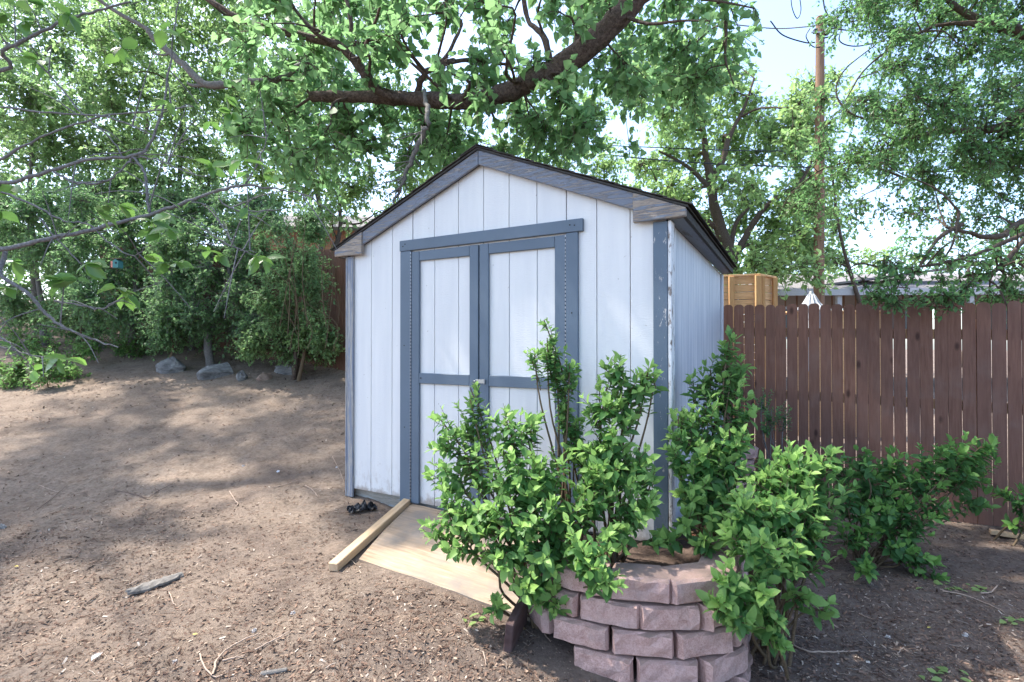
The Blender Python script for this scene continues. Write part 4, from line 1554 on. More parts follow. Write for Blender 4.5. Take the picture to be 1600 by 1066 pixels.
def region_tree(label, trunk_px, x0, x1, y0, y1, Y0, Y1, step, rpx, n, leaf, mat, bark, seed, holes=(), keep=1.0, r0=.07, name='tree', cat='tree', top=None, **kw):
    global clumps, tot
    clumps = []
    rg = np.random.default_rng(seed)
    fill(x0, x1, y0, y1, Y0, Y1, step, rpx, n, holes, rng=rg, keep=keep)
    cs = clumps
    Ym = (Y0 + Y1) / 2
    bx = (trunk_px - 800) / 800 * Ym
    base = (bx, Ym, g1(bx, Ym) - .1)
    tp_ = PX(top[0] if top else (x0 + x1) / 2, top[1] if top else y0 + .35 * (y1 - y0), Ym)
    tot += tree(name, label, cat, base, tuple(tp_), cs, leaf, mat, bark, seed, r0=r0, **kw)


kwt = dict(droop=.3, twig_r=.005, limb_r=.022, spacing=.045, twig_len=1.2)
region_tree('pale green leafy tree filling the upper left corner behind the bare twigs', 60, -60, 180, -40, 330, 8.8, 12, 50, 58, 48, .095, M['leaf_back'], M['bark_grey'], 41, keep=.93, young=.35, **kwt)
region_tree('bright green tree between upper left corner and the cottonwood limb', 275, 170, 400, -40, 330, 8.6, 11.5, 50, 58, 48, .09, M['leaf_back'], M['bark_brown'], 42, keep=.95, young=.45, **kwt)
region_tree('yellow-green tree behind the dead hanging branch left of the gable', 545, 400, 640, 150, 330, 9.0, 12, 44, 44, 40, .095, M['leaf_ash'], M['bark_brown'], 43, holes=[(615, 200, 45), (640, 240, 30), (560, 355, 40)], young=.5, **kwt)
region_tree('tall thin-leaved tree behind the upper cottonwood leaves', 470, 380, 620, -40, 150, 10, 13, 56, 56, 34, .10, M['leaf_back'], M['bark_grey'], 44, keep=.8, young=.4, **kwt)
region_tree('small leafy tree at the ridge of the shed roof, behind it', 720, 640, 960, 180, 330, 11, 14, 42, 44, 42, .105, M['leaf_ash'], M['bark_brown'], 45, keep=.85, young=.3, **kwt)
# added unseen tree off to the left, its crown placed to shade the yard
rg_ = np.random.default_rng(46)
clumps = []
for k in range(70):
    x_ = rg_.uniform(-9, -1.5); y_ = rg_.uniform(1.5, 8.5); z_ = CAMZ + .75 * y_ + rg_.uniform(1.0, 3.2)
    z_ = max(z_, 6.0)
    clumps.append((x_, y_, z_, rg_.uniform(.6, 1.0), 24))
clumps += shade_clumps(70, -5.0, -.6, 3.3, 7.0, rg_, 32) + shade_clumps(26, -4.2, -1.5, 1.6, 3.3, rg_, 26)
clumps = [c for c in clumps if not open_gap(c)]
shade_tree = empty('tree', (-7.2, 5.2, g1(-7.2, 5.2)))
tag(shade_tree, 'tall unseen tree added at the left, its high crown placed to shade the dirt yard', 'tree')
clump_tree(shade_tree, [([(-7.2, 5.2, -.1 + g1(-7.2, 5.2)), (-7.1, 5.2, 3), (-6.4, 5.4, 5.5), (-5.2, 6.5, 7.4)], [.25, .2, .12, .04]), ([(-6.4, 5.4, 5.5), (-7, 4, 7), (-7, 3, 8)], [.11, .07, .04])], clumps, .095, M['leaf_back'], M['bark_grey'], rg_,
           droop=.3, twig_r=.005, limb_r=.010, spacing=.07, twig_len=1.0, young=.3)
# honeysuckle and lilac bushes, lower band
kwb = dict(droop=.2, twig_r=.004, limb_r=.014, spacing=.03, twig_len=1.2, name='bush', cat='bush')
region_tree('dark green dense bush at the far left of the bank', 70, -60, 150, 310, 500, 8.0, 10.5, 36, 42, 60, .065, M['leaf_backdark'], M['bark_grey'], 51, holes=[(70, 470, 40)], keep=.9, young=.15, **kwb)
region_tree('dark bush around the thin post with the birdhouse', 205, 120, 300, 310, 515, 7.6, 9.4, 34, 40, 62, .06, M['leaf_backdark'], M['bark_grey'], 52, holes=[(192, 405, 26)], keep=.95, young=.15, **kwb)
region_tree('broad grey-green honeysuckle bush above the two boulders', 330, 265, 440, 310, 525, 7.4, 8.8, 32, 38, 62, .055, M['leaf_backdark'], M['bark_grey'], 53, young=.2, **kwb)
region_tree('arching bush right beside the left wall of the shed', 465, 415, 520, 340, 545, 6.9, 7.7, 27, 30, 62, .052, M['leaf_backdark'], M['stem'], 54, holes=[(528, 420, 12), (528, 500, 12)], keep=.92, young=.4, r0=.03, **kwb)
region_tree('low bright bush over the flat rocks near the shed', 458, 385, 530, 525, 562, 7.0, 7.7, 22, 26, 60, .055, M['leaf_back'], M['bark_brown'], 55, young=.35, r0=.04, top=(458, 500), **kwb)
region_tree('dark bush hanging to the dirt behind the large boulder', 262, 240, 290, 480, 550, 7.4, 8.0, 24, 24, 34, .05, M['leaf_backdark'], M['stem'], 56, r0=.03, **kwb)
region_tree('pale bush higher on the slope at the far left edge', 10, -80, 130, 380, 470, 11, 13, 34, 36, 40, .085, M['leaf_back'], M['bark_grey'], 58, young=.3, **kwb)
region_tree('dense low shrub row under the birdhouse bush', 130, 60, 200, 480, 530, 8.0, 9.2, 26, 28, 44, .055, M['leaf_backdark'], M['stem'], 57, r0=.03, **kwb)
for (lab, xa, xb, ya, yb, Ya, Yb, sd) in [
    ('bright low weed clump at the left edge of the bare dirt', 0, 45, 570, 600, 5.2, 5.6, 61), ('bright low weed clump beside the pale drooping twig tips', 60, 95, 560, 600, 5.4, 5.8, 62),
    ('small leafy clump on the bank just left of the thin grey trunk', 185, 215, 535, 555, 6.3, 6.7, 63), ('low weed clump on the slope below the shrub row', 115, 150, 540, 565, 6.2, 6.6, 64),
    ('spreading leafy weed in the middle of the left bank', 95, 130, 575, 590, 6, 6, 66), ('weed tuft beside the tan rock at the left bank', 20, 60, 525, 545, 6, 6, 67),
    ('little weed tuft in front of the dark rock at the left', 50, 90, 540, 560, 6.2, 6.5, 65)]:
    Yg = on_ground((xa + xb) / 2, yb + 12).y
    Ya, Yb = Yg, Yg + .4
    region_tree(lab, (xa + xb) / 2, xa, xb, ya, yb, Ya, Yb, 14, 17, 26, .055, M['leaf_shrub'], M['stem'], sd, r0=.01, young=.3, droop=.2, twig_r=.003, limb_r=.01, spacing=.03, twig_len=1.0, name='weed', cat='weed')
print('left thicket', tot)
# far left filler wood so that gaps read as more leaves
region_tree('far pale tree crown behind the left thicket', 180, -100, 560, 60, 430, 13, 19, 62, 75, 34, .17, M['leaf_back'], M['bark_brown'], 71, keep=.6, young=.35, droop=.2, twig_r=.012, limb_r=.06, spacing=.11, twig_len=1.0, r0=.2)

# single thin trunks
def stem_thing(label, pts, rad, mat, name='sapling', cat='sapling', n=8, twigs=0, seed=0):
    r_ = np.random.default_rng(seed)
    root = empty(name, pts[0]); tag(root, label, cat)
    a = Acc(); a.tube(pts, rad, n=n, k=5, jit=rad[0] * .12, rng=r_)
    a.build('trunk', mat, root, True)
    if twigs:
        b = Acc()
        for k in range(twigs):
            t_ = r_.uniform(.3, 1)
            p0 = Vector(pts[0]).lerp(Vector(pts[-1]), t_)
            d = Vector(tuple(rand_dirs(1, r_)[0])) * r_.uniform(.1, .45)
            d.z = abs(d.z) * .7
            b.tube([p0, p0 + d * .5 + Vector((0, 0, .02)), p0 + d], [.006, .004, .002], n=3, k=3)
        b.build('twig', mat, root, True)
    return root


def gpt(xp, yp):
    p = on_ground(xp, yp); return (p.x, p.y, p.z - .05)


b_ = gpt(208, 540); stem_thing('thin grey trunk holding the birdhouse left of the boulders', [b_, PT(204, 470, b_[1]), PT(196, 400, b_[1]), PT(185, 320, b_[1])], [.045, .04, .035, .025], M['bark_grey'], twigs=10, seed=1)
b_ = gpt(300, 548); stem_thing('short grey trunk behind the gap of the two boulders', [b_, PT(299, 500, b_[1]), PT(305, 430, b_[1])], [.05, .045, .03], M['bark_grey'], twigs=6, seed=2)
b_ = gpt(461, 592); stem_thing('thin dark trunk standing before the low grey rock', [b_, PT(463, 560, b_[1]), PT(462, 530, b_[1]), PT(470, 480, b_[1])], [.045, .042, .04, .02], M['bark_brown'], twigs=14, seed=3)
bh = empty('birdhouse', PX(184, 411, 6.9) - Vector((0, 0, .07)))
tag(bh, 'small birdhouse with salmon side and teal front on the thin grey trunk', 'birdhouse')
bh.scale = (.75, .75, .75)
prism('body', [(-.05, 0), (.05, 0), (.05, .12), (0, .16), (-.05, .12)], -.07, .05, M['teal'], bh, .002)
box('side_panel', -.085, -.052, -.068, .045, .005, .118, M['salmon'], bh, .002)
box('roof_board', -.075, .075, -.08, .06, .155, .165, M['twig_dark'], bh, .002)
bm = bmesh.new(); bmesh.ops.create_cone(bm, cap_ends=True, segments=12, radius1=.018, radius2=.018, depth=.004, matrix=Matrix.Translation((.012, -.073, .085)) @ Matrix.Rotation(math.pi / 2, 4, 'X'))
bm_to('entry_hole', bm, M['black'], bh)
# long arching bare stems in front of the left fence
r2 = np.random.default_rng(9)
root = empty('bare_bush', (-2.7, 6.9, g1(-2.7, 6.9))); tag(root, 'bare arching twigs between the bushes and the left shed wall', 'bush')
a = Acc()
for k in range(16):
    x0_ = r2.uniform(430, 530); y0_ = r2.uniform(500, 555)
    x1_ = x0_ + r2.uniform(-60, 40); y1_ = r2.uniform(320, 500)
    Yk = r2.uniform(6.3, 7.4)
    x1_ = min(x1_, 540)
    a.tube([PT(x0_, y0_, Yk), PT(x0_ + r2.normal(0, 12), (y0_ + y1_) / 2, Yk), PT(x1_, y1_, Yk), PT(min(x1_ + r2.uniform(-50, 30), 545), y1_ + r2.uniform(-20, 40), Yk)], [.005, .0045, .0035, .002], n=4, k=4, jit=.006, rng=r2)
a.build('stem', M['stem'], root, True)

# --- trees on the right
F_ = lambda x, y, Y_=16.5: tuple(PX(x, y, Y_))
FORKS[81] = [([F_(1150, 560), F_(1142, 470), F_(1140, 400), F_(1118, 330), F_(1112, 285), F_(1102, 230), F_(1098, 165)], [.24, .22, .2, .17, .14, .10, .05]),
             ([F_(1112, 285), F_(1130, 250), F_(1140, 215), F_(1165, 165), F_(1180, 120)], [.12, .10, .08, .05, .03]),
             ([F_(1116, 300), F_(1085, 268), F_(1060, 250), F_(1030, 235)], [.09, .07, .05, .03]),
             ([F_(1142, 420), F_(1165, 370), F_(1200, 320), F_(1250, 285), F_(1275, 240)], [.13, .11, .08, .05, .03]),
             ([F_(1140, 400), F_(1150, 350), F_(1175, 320)], [.1, .07, .03]),
             ([F_(1128, 360), F_(1080, 330), F_(1040, 300), F_(1020, 270)], [.1, .07, .05, .03])]
clumps = []
tot = 0
region_tree('big light green ash with dark branching trunk behind the shed roof', 1105, 985, 1265, 80, 430, 14, 19, 34, 42, 46, .20, M['leaf_ash'], M['bark_brown'], 81, holes=[(1230, 110, 45), (1000, 200, 30), (975, 270, 25), (1245, 60, 80), (1180, 330, 18)],
            keep=.95, young=.35, droop=.2, twig_r=.010, limb_r=.08, spacing=.13, twig_len=1.1, r0=.24, top=(1120, 170))
region_tree('second lighter tree just right of the utility pole', 1390, 1250, 1345, 120, 430, 16, 20, 36, 40, 42, .2, M['leaf_ash'], M['bark_brown'], 82, keep=.85, young=.3, holes=[(1345, 330, 30)], droop=.2, twig_r=.012, limb_r=.035, spacing=.13, twig_len=1.1, r0=.09)
region_tree('low yellow-green tree behind the neighbouring roof', 1250, 1180, 1420, 395, 430, 27, 31, 34, 26, 22, .26, M['leaf_ash'], M['bark_brown'], 83, young=.8, droop=.2, twig_r=.015, limb_r=.06, spacing=.16, twig_len=1.1, r0=.2)
region_tree('distant grey-green trees behind the pale roof on the right', 1500, 1330, 1700, 380, 425, 34, 40, 40, 34, 18, .32, M['leaf_elm'], M['bark_brown'], 84, keep=.7, droop=.2, twig_r=.02, limb_r=.08, spacing=.2, twig_len=1.1, r0=.25)
print('right far', tot); tot = 0
# elm whose crown hangs in from the right
rng = np.random.default_rng(91)
clumps = []
fill(1365, 1660, -30, 250, 5.0, 7.2, 31, 42, 38, [(1330, 90, 50), (1340, 200, 35), (1370, 60, 22)], rng=rng, keep=.93)
fill(1310, 1400, -30, 50, 5.5, 7.0, 34, 36, 24, rng=rng)
fill(1400, 1660, 240, 370, 4.8, 6.6, 36, 38, 24, [(1400, 350, 40), (1420, 370, 40)], rng=rng, keep=.8)
fill(1290, 1440, 150, 330, 5.6, 6.8, 34, 34, 22, [(1325, 130, 30), (1385, 345, 18)], rng=rng, keep=.9)
fill(1240, 1330, 250, 360, 6.2, 7.2, 28, 26, 18, rng=rng, keep=.7)
fill(1375, 1660, 405, 465, 4.0, 4.7, 27, 25, 24, [(1370, 380, 30)], rng=rng, keep=.85)
for (x_, y_) in [(1375, 455), (1400, 470), (1350, 440), (1440, 465), (1590, 500), (1500, 370), (1560, 390), (1600, 350)]: addc(x_, y_, 4.2, 20, 9)
elm = empty('elm_tree', (7.6, 5.2, -.35))
tag(elm, 'large elm with drooping branches hanging in from the right over the fence', 'tree')
E = lambda x, y, Y_: tuple(PX(x, y, Y_))
trunk = [([(7.6, 5.2, -.4), (7.5, 5.2, 1.8), (7.3, 5.3, 3.5), (7.0, 5.4, 6)], [.26, .22, .2, .12]),
         ([(7.4, 5.3, 2.4), E(1650, 175, 5.6), E(1560, 200, 5.6), E(1470, 205, 5.7), E(1390, 225, 5.8)], [.10, .055, .045, .035, .018]),
         ([(7.3, 5.3, 3.6), E(1640, 60, 5.5), E(1560, 40, 5.5), E(1500, 10, 5.6), E(1470, -20, 5.6)], [.10, .06, .05, .03, .02]),
         ([(7.5, 5.25, 1.6), E(1640, 350, 5.2), E(1560, 370, 5.0), E(1480, 355, 5.0)], [.08, .035, .028, .012])]
extra = [([E(1600, 365, 4.6), E(1540, 392, 4.5), E(1480, 410, 4.5), E(1400, 420, 4.5), E(1345, 412, 4.5), E(1322, 425, 4.5)], [.022, .018, .014, .010, .007, .004]),
         ([E(1505, 350, 4.8), E(1470, 370, 4.7), E(1445, 405, 4.6), E(1415, 450, 4.5)], [.02, .018, .013, .008]),
         ([E(1500, 330, 4.8), E(1490, 380, 4.7), E(1465, 420, 4.6)], [.014, .011, .007]),
         ([E(1640, 330, 4.4), E(1560, 420, 4.3), E(1515, 445, 4.2), E(1485, 480, 4.2)], [.02, .018, .013, .008]),
         ([E(1470, 205, 5.7), E(1400, 190, 5.8), E(1340, 180, 5.9), E(1310, 150, 6), E(1320, 110, 6), E(1380, 60, 6)], [.02, .016, .012, .009, .007, .006]),
         ([E(1560, 40, 5.5), E(1480, 35, 5.5), E(1420, 60, 5.5), E(1360, 100, 5.5), E(1320, 160, 5.5)], [.03, .02, .012, .009, .006]),
         ([E(1420, 280, 6), E(1350, 255, 6.1), E(1290, 262, 6.2), E(1240, 300, 6.3), E(1220, 330, 6.4)], [.014, .012, .009, .006, .004])]
tot = clump_tree(elm, trunk, clumps, .052, M['leaf_elm'], M['bark_brown'], rng, nparts=300, tpl=T_TRI2, tplname='tri', droop=.35, twig_r=.004, limb_r=.016, spacing=.028, twig_len=1.0, young=.12, extra=extra)
print('elm', tot)
# neighbour's low hedge behind the fence, seen through gaps
# --- cherry branches, near left
ch = empty('cherry_tree', (-3.1, 1.1, -.2))
tag(ch, 'cherry tree with bare grey twigs and a few glossy leaves reaching in from the left', 'tree')
r2 = np.random.default_rng(13)
C_ = lambda x, y, Y_=1.75: tuple(PX(x, y, Y_))
tk = Acc()
tk.tube([(-3.1, 1.1, -.25), (-3.1, 1.15, .8), (-3.0, 1.2, 1.6), (-2.9, 1.2, 2.4)], [.09, .08, .07, .05], n=10, k=5, jit=.006, rng=r2)
tk.build('trunk', M['bark_cherry'], ch, True)
bl = [([(-3.05, 1.15, 1.2), C_(-120, 400), C_(0, 389), C_(60, 377), C_(150, 357), C_(230, 335), C_(290, 315), C_(335, 298), C_(378, 290), C_(430, 295), C_(480, 305), C_(520, 335)], [.03, .014, .0105, .0095, .009, .008, .007, .0065, .006, .004, .003, .002]),
      ([(-3.0, 1.2, 1.7), C_(-120, 310), C_(0, 286), C_(60, 272), C_(130, 250), C_(205, 243), C_(232, 225), C_(252, 165), C_(264, 90), C_(275, 0), C_(278, -30)], [.03, .012, .009, .008, .007, .0065, .0055, .0045, .0035, .003, .002]),
      ([C_(-60, 270), C_(0, 246), C_(60, 215), C_(150, 183), C_(240, 172), C_(300, 165)], [.008, .006, .0045, .004, .003, .002]),
      ([C_(-60, 160), C_(0, 166), C_(80, 175), C_(170, 183), C_(225, 205), C_(290, 230)], [.005, .0045, .004, .0035, .003, .002]),
      ([(-2.95, 1.2, 2.2), C_(-60, 100), C_(0, 78), C_(50, 52), C_(110, 25), C_(150, 14), C_(200, 0)], [.03, .01, .0085, .0075, .006, .005, .004]),
      ([C_(378, 290), C_(385, 285), C_(402, 250), C_(418, 208)], [.005, .004, .003, .002]),
      ([(-3.08, 1.12, 1.0), C_(-80, 390), C_(0, 432), C_(49, 463), C_(73, 493), C_(109, 515), C_(150, 532), C_(185, 543)], [.03, .011, .0085, .0075, .0065, .0055, .004, .0025]),
      ([C_(-40, 510), C_(0, 527), C_(15, 540), C_(32, 556)], [.006, .005, .004, .003]),
      ([C_(-40, 530), C_(0, 541), C_(40, 553), C_(82, 561)], [.004, .0035, .003, .002]),
      ([C_(82, 268), C_(120, 285), C_(165, 283), C_(190, 262), C_(205, 244)], [.005, .005, .0045, .004, .004]),
      ([C_(205, 244), C_(225, 270), C_(228, 300), C_(232, 332)], [.005, .006, .006, .006]),
      ([C_(0, 300), C_(60, 325), C_(100, 345), C_(135, 350), C_(165, 375), C_(205, 400), C_(230, 385)], [.005, .004, .004, .0035, .003, .0025, .002]),
      ([C_(60, 340), C_(90, 375), C_(125, 412)], [.004, .003, .002]),
      ([C_(85, 470), C_(130, 478), C_(160, 482), C_(190, 465)], [.004, .0035, .003, .002]),
      ([C_(215, 243), C_(260, 255), C_(310, 275), C_(375, 265)], [.004, .003, .002, .0015]),
      ([C_(290, 315), C_(330, 325), C_(365, 385), C_(400, 395)], [.003, .0025, .002, .0015]),
      ([C_(310, 380), C_(350, 382), C_(405, 400)], [.002, .002, .0015]),
      ([C_(340, 310), C_(360, 325), C_(400, 330), C_(440, 326)], [.004, .003, .0025, .0015]),
      ([C_(0, 60), C_(60, 100), C_(120, 170), C_(170, 215), C_(190, 245)], [.004, .0035, .003, .003, .003])]
a = Acc()
ends = []
for pts, rad in bl:
    P, _ = a.tube(pts, [q_ * .78 for q_ in rad], n=7, k=5, jit=.0018, rng=r2)
    for q in range(4):
        p0 = P[int(r2.uniform(.3, 1) * (len(P) - 1))]
        d = rand_dirs(1, r2)[0] * r2.uniform(.06, .28); d[1] *= .6
        a.tube([p0, p0 + d * .5 + [0, 0, .01], p0 + d], [.0025, .0018, .001], n=4, k=3)
        if r2.random() < .2: ends.append(p0 + d)
a.build('branch', M['bark_cherry'], ch, True)
LP, LD, LN, LS, LY, LR = [], [], [], [], [], []
for (x_, y_, k_) in [(20, 5, 2), (65, 8, 5), (105, 22, 6), (55, 92, 4), (62, 96, 3), (188, 72, 4), (185, 85, 3), (278, 50, 3), (250, 45, 2), (75, 165, 3), (350, 150, 3), (358, 175, 4), (20, 290, 3), (150, 330, 3), (165, 320, 4), (235, 345, 5), (245, 360, 5), (262, 358, 4),
                     (100, 438, 5), (120, 437, 3), (180, 450, 5), (195, 458, 3), (135, 412, 5), (260, 412, 4), (275, 410, 3), (92, 560, 3), (105, 560, 2), (20, 408, 4), (8, 450, 4), (225, 400, 3), (325, 392, 3), (345, 398, 3), (400, 400, 4), (412, 405, 3), (330, 260, 4), (375, 250, 3), (265, 335, 3), (5, 20, 4), (35, 30, 3), (0, 330, 3), (185, 320, 3)]:
    p = np.array(C_(x_, y_, 1.75 + r2.uniform(-.12, .12)))
    for j in range(k_ + 1):
        d = rand_dirs(1, r2)[0]; d[2] = d[2] * .5 - .35
        LP.append(p); LD.append(d); LN.append(rand_dirs(1, r2)[0] * .7 + [0, -.2, .8]); LS.append(r2.uniform(.045, .08)); LY.append(r2.uniform(0, .75)); LR.append(r2.random())
for p in ends:
    for j in range(2):
        LP.append(p); LD.append(rand_dirs(1, r2)[0] + [0, 0, -.3]); LN.append(rand_dirs(1, r2)[0] * .6 + [0, 0, .8]); LS.append(.045); LY.append(.4); LR.append(r2.random())
place_leaves(ch, *[np.array(q, float) for q in (LP, LD, LN, LS, LY, LR)], T_OVAL, 'oval', M['leaf_cherry'], 300)

# --- front shrubs
def pxc(lst):
    out = []
    for (xp, yp, rpx, Yk, n) in lst:
        p = PX(xp, yp, Yk); out.append((p.x, p.y, p.z, rpx / 800 * Yk, n))
    return out


tot = 0


def mk_shrub(label, base, lst, seed, leaf=.05, mat='leaf_shrub', **kw):
    global tot
    root = empty('shrub', base); tag(root, label, 'shrub')
    c = shrub(root, base, pxc(lst), leaf, M[mat], M['stem'], np.random.default_rng(seed), **kw)
    tot += c
    print(label, c)
    return root


mk_shrub('large leafy shrub in front of the shed doors, spilling over the ramp', (.16, 2.52, g1(.16, 2.52)), [
    (693, 690, 38, 2.7, 9), (688, 655, 18, 2.7, 3), (738, 670, 34, 2.75, 8), (735, 625, 16, 2.75, 4), (735, 606, 9, 2.75, 2), (790, 650, 30, 2.65, 7), (820, 665, 30, 2.65, 7), (800, 690, 40, 2.6, 10), (700, 745, 40, 2.6, 11), (745, 735, 50, 2.6, 14), (800, 745, 60, 2.5, 20),
    (860, 745, 50, 2.5, 16), (700, 800, 42, 2.5, 12), (675, 835, 24, 2.45, 6), (750, 800, 55, 2.45, 20), (820, 810, 60, 2.4, 24), (880, 815, 55, 2.4, 20), (720, 855, 30, 2.4, 8), (790, 860, 50, 2.35, 18), (860, 870, 55, 2.35, 22), (835, 920, 42, 2.3, 14), (865, 935, 30, 2.3, 9),
    (775, 955, 18, 2.35, 5), (925, 860, 45, 2.2, 14), (940, 900, 30, 2.12, 8), (955, 915, 22, 2.08, 5), (930, 780, 45, 2.45, 14)], 201, leaf=.050, young=.3)
mk_shrub('tall slender shoot dense with leaves before the right door frame', (.30, 2.75, .05), [
    (850, 500, 12, 2.75, 3), (855, 528, 16, 2.75, 4), (835, 553, 18, 2.75, 5), (868, 555, 28, 2.75, 10), (890, 570, 22, 2.75, 8), (882, 600, 20, 2.75, 9), (884, 630, 18, 2.75, 9), (890, 660, 20, 2.72, 9), (900, 690, 26, 2.7, 10), (915, 715, 26, 2.7, 9)], 202, leaf=.040, young=.15, up=.1, spacing=.017)
mk_shrub('bushy shrub before the white boards just left of the chipped corner post', (.50, 2.62, .1), [
    (960, 568, 20, 2.6, 5), (1012, 578, 18, 2.6, 4), (950, 600, 30, 2.6, 8), (995, 605, 34, 2.6, 9), (1022, 600, 18, 2.6, 4), (940, 640, 36, 2.6, 12), (985, 645, 36, 2.6, 11), (955, 690, 42, 2.55, 15), (1000, 720, 32, 2.5, 9), (965, 745, 50, 2.5, 17), (1020, 745, 24, 2.5, 7),
    (980, 800, 44, 2.4, 14), (930, 700, 30, 2.55, 9), (910, 760, 34, 2.5, 10), (1010, 790, 20, 2.4, 5), (930, 730, 36, 2.5, 11), (960, 850, 36, 2.3, 11), (1035, 845, 18, 2.45, 4)], 203, leaf=.050, young=.3)
mk_shrub('shrub climbing the side wall right of the chipped corner post', (1.02, 2.72, .1), [
    (1142, 522, 13, 2.95, 3), (1140, 545, 16, 2.95, 4), (1145, 575, 24, 2.95, 7), (1110, 578, 20, 2.95, 5), (1090, 600, 20, 2.9, 5), (1130, 610, 32, 2.9, 11), (1150, 640, 32, 2.85, 11), (1095, 645, 34, 2.8, 11), (1060, 650, 20, 2.75, 5), (1070, 685, 34, 2.7, 11), (1120, 690, 46, 2.75, 18),
    (1150, 690, 26, 2.7, 8), (1060, 725, 34, 2.65, 11), (1110, 740, 44, 2.65, 17), (1090, 785, 40, 2.6, 14), (1065, 820, 28, 2.5, 8), (1120, 810, 36, 2.5, 11), (1045, 850, 22, 2.45, 5), (1140, 770, 34, 2.6, 11), (1150, 730, 36, 2.65, 12), (1110, 850, 30, 2.4, 8), (1165, 800, 30, 2.5, 9), (1075, 760, 30, 2.6, 9)], 204, leaf=.052, young=.25)
mk_shrub('wide shrub sprawling over the right side of the block planter', (1.18, 2.42, g1(1.18, 2.42)), [
    (1190, 745, 30, 2.6, 8), (1232, 718, 24, 2.55, 6), (1250, 735, 34, 2.5, 9), (1285, 715, 26, 2.5, 7), (1215, 770, 46, 2.45, 17), (1270, 770, 42, 2.45, 13), (1300, 790, 26, 2.45, 7), (1165, 800, 36, 2.35, 12), (1220, 820, 52, 2.35, 20), (1275, 830, 36, 2.4, 11), (1160, 850, 38, 2.25, 13), (1225, 870, 44, 2.3, 14),
    (1275, 880, 22, 2.35, 6), (1130, 905, 24, 2.1, 7), (1180, 915, 34, 2.15, 11), (1250, 935, 24, 2.25, 7), (1115, 950, 20, 2.05, 6), (1150, 965, 28, 2.05, 9), (1195, 975, 30, 2.1, 10), (1205, 1010, 20, 2.1, 6), (1285, 950, 18, 2.3, 4), (1190, 860, 40, 2.2, 13), (1250, 800, 44, 2.4, 14)], 205, leaf=.054, mat='leaf_shrub', young=.22)
mk_shrub('broad dark leaved shrub growing against the brown fence', (2.35, 3.45, g1(2.35, 3.45)), [
    (1310, 725, 26, 3.5, 7), (1345, 725, 30, 3.5, 9), (1310, 765, 30, 3.4, 9), (1355, 770, 42, 3.5, 15), (1400, 735, 34, 3.6, 10), (1440, 760, 42, 3.6, 15), (1450, 715, 30, 3.6, 8), (1495, 715, 32, 3.6, 9), (1530, 700, 22, 3.6, 4), (1565, 697, 16, 3.6, 3), (1500, 750, 38, 3.6, 12), (1530, 780, 24, 3.7, 7), (1380, 815, 40, 3.4, 14), (1420, 825, 40, 3.4, 14),
    (1350, 840, 22, 3.3, 6), (1410, 865, 32, 3.3, 10), (1440, 890, 24, 3.25, 7), (1350, 890, 20, 3.1, 7), (1470, 905, 10, 3.2, 2), (1330, 800, 34, 3.4, 11), (1400, 780, 44, 3.5, 15), (1320, 850, 26, 3.3, 7), (1470, 800, 24, 3.5, 7), (1545, 740, 24, 3.7, 6)], 206, leaf=.058, mat='leaf_shrub_dark', young=.18, spacing=.026)
mk_shrub('small dark shrub at the foot of the fence by the right edge', (3.75, 3.85, g1(3.75, 3.85)), [
    (1580, 775, 22, 3.85, 6), (1600, 800, 26, 3.85, 7), (1590, 820, 18, 3.85, 5)], 207, leaf=.055, mat='leaf_shrub_dark', young=.1)
sp = empty('sapling', (2.25, 4.5, -.28)); tag(sp, 'thin sapling with tiny blue-green leaves before the fence pickets', 'sapling')
shrub(sp, (2.32, 4.5, -.25), pxc([(1205, 640, 26, 4.5, 9), (1190, 625, 14, 4.5, 4), (1225, 648, 18, 4.5, 6), (1195, 665, 16, 4.5, 5)]), .028, M['leaf_elm'], M['bark_grey'], np.random.default_rng(208), nparts=0, spacing=.015, tpl=T_TRI2, tplname='tri',
      bare=[([PT(1203, 760, 4.5), PT(1210, 720, 4.5), PT(1206, 670, 4.5)], [.006, .005, .003]), ([PT(1208, 730, 4.5), PT(1195, 700, 4.5), PT(1190, 685, 4.5)], [.003, .002, .001])])
print('shrub leaves', tot)

# ------------------------------------------------------------------ GROUND LITTER
rng = np.random.default_rng(77)


def scatter_region(n):
    # denser near the camera: choose in view space of the yard
    Yq = 1.7 + (rng.random(n * 3) ** 1.9) * 6.8
    Xq = rng.uniform(-1.05, 1.05, n * 3) * Yq
    lx = (Xq - CX) * LXX + (Yq - CY) * LXY
    ly = -(Xq - CX) * LXY + (Yq - CY) * LXX
    okk = ~((lx > -W - .02) & (lx < .35) & (ly > -.02)) & ~((ly > -.78) & (ly < 0) & (lx > -1.95) & (lx < -.5)) & ~((Xq > .1) & (Xq < 1.05) & (Yq > 2.15) & (ly < .3) & (lx > -.75))
    ff = (Xq - FO[0]) * (-DF[1]) + (Yq - FO[1]) * DF[0]
    okk &= ff < -.02
    Xq, Yq = Xq[okk][:n], Yq[okk][:n]
    return Xq, Yq


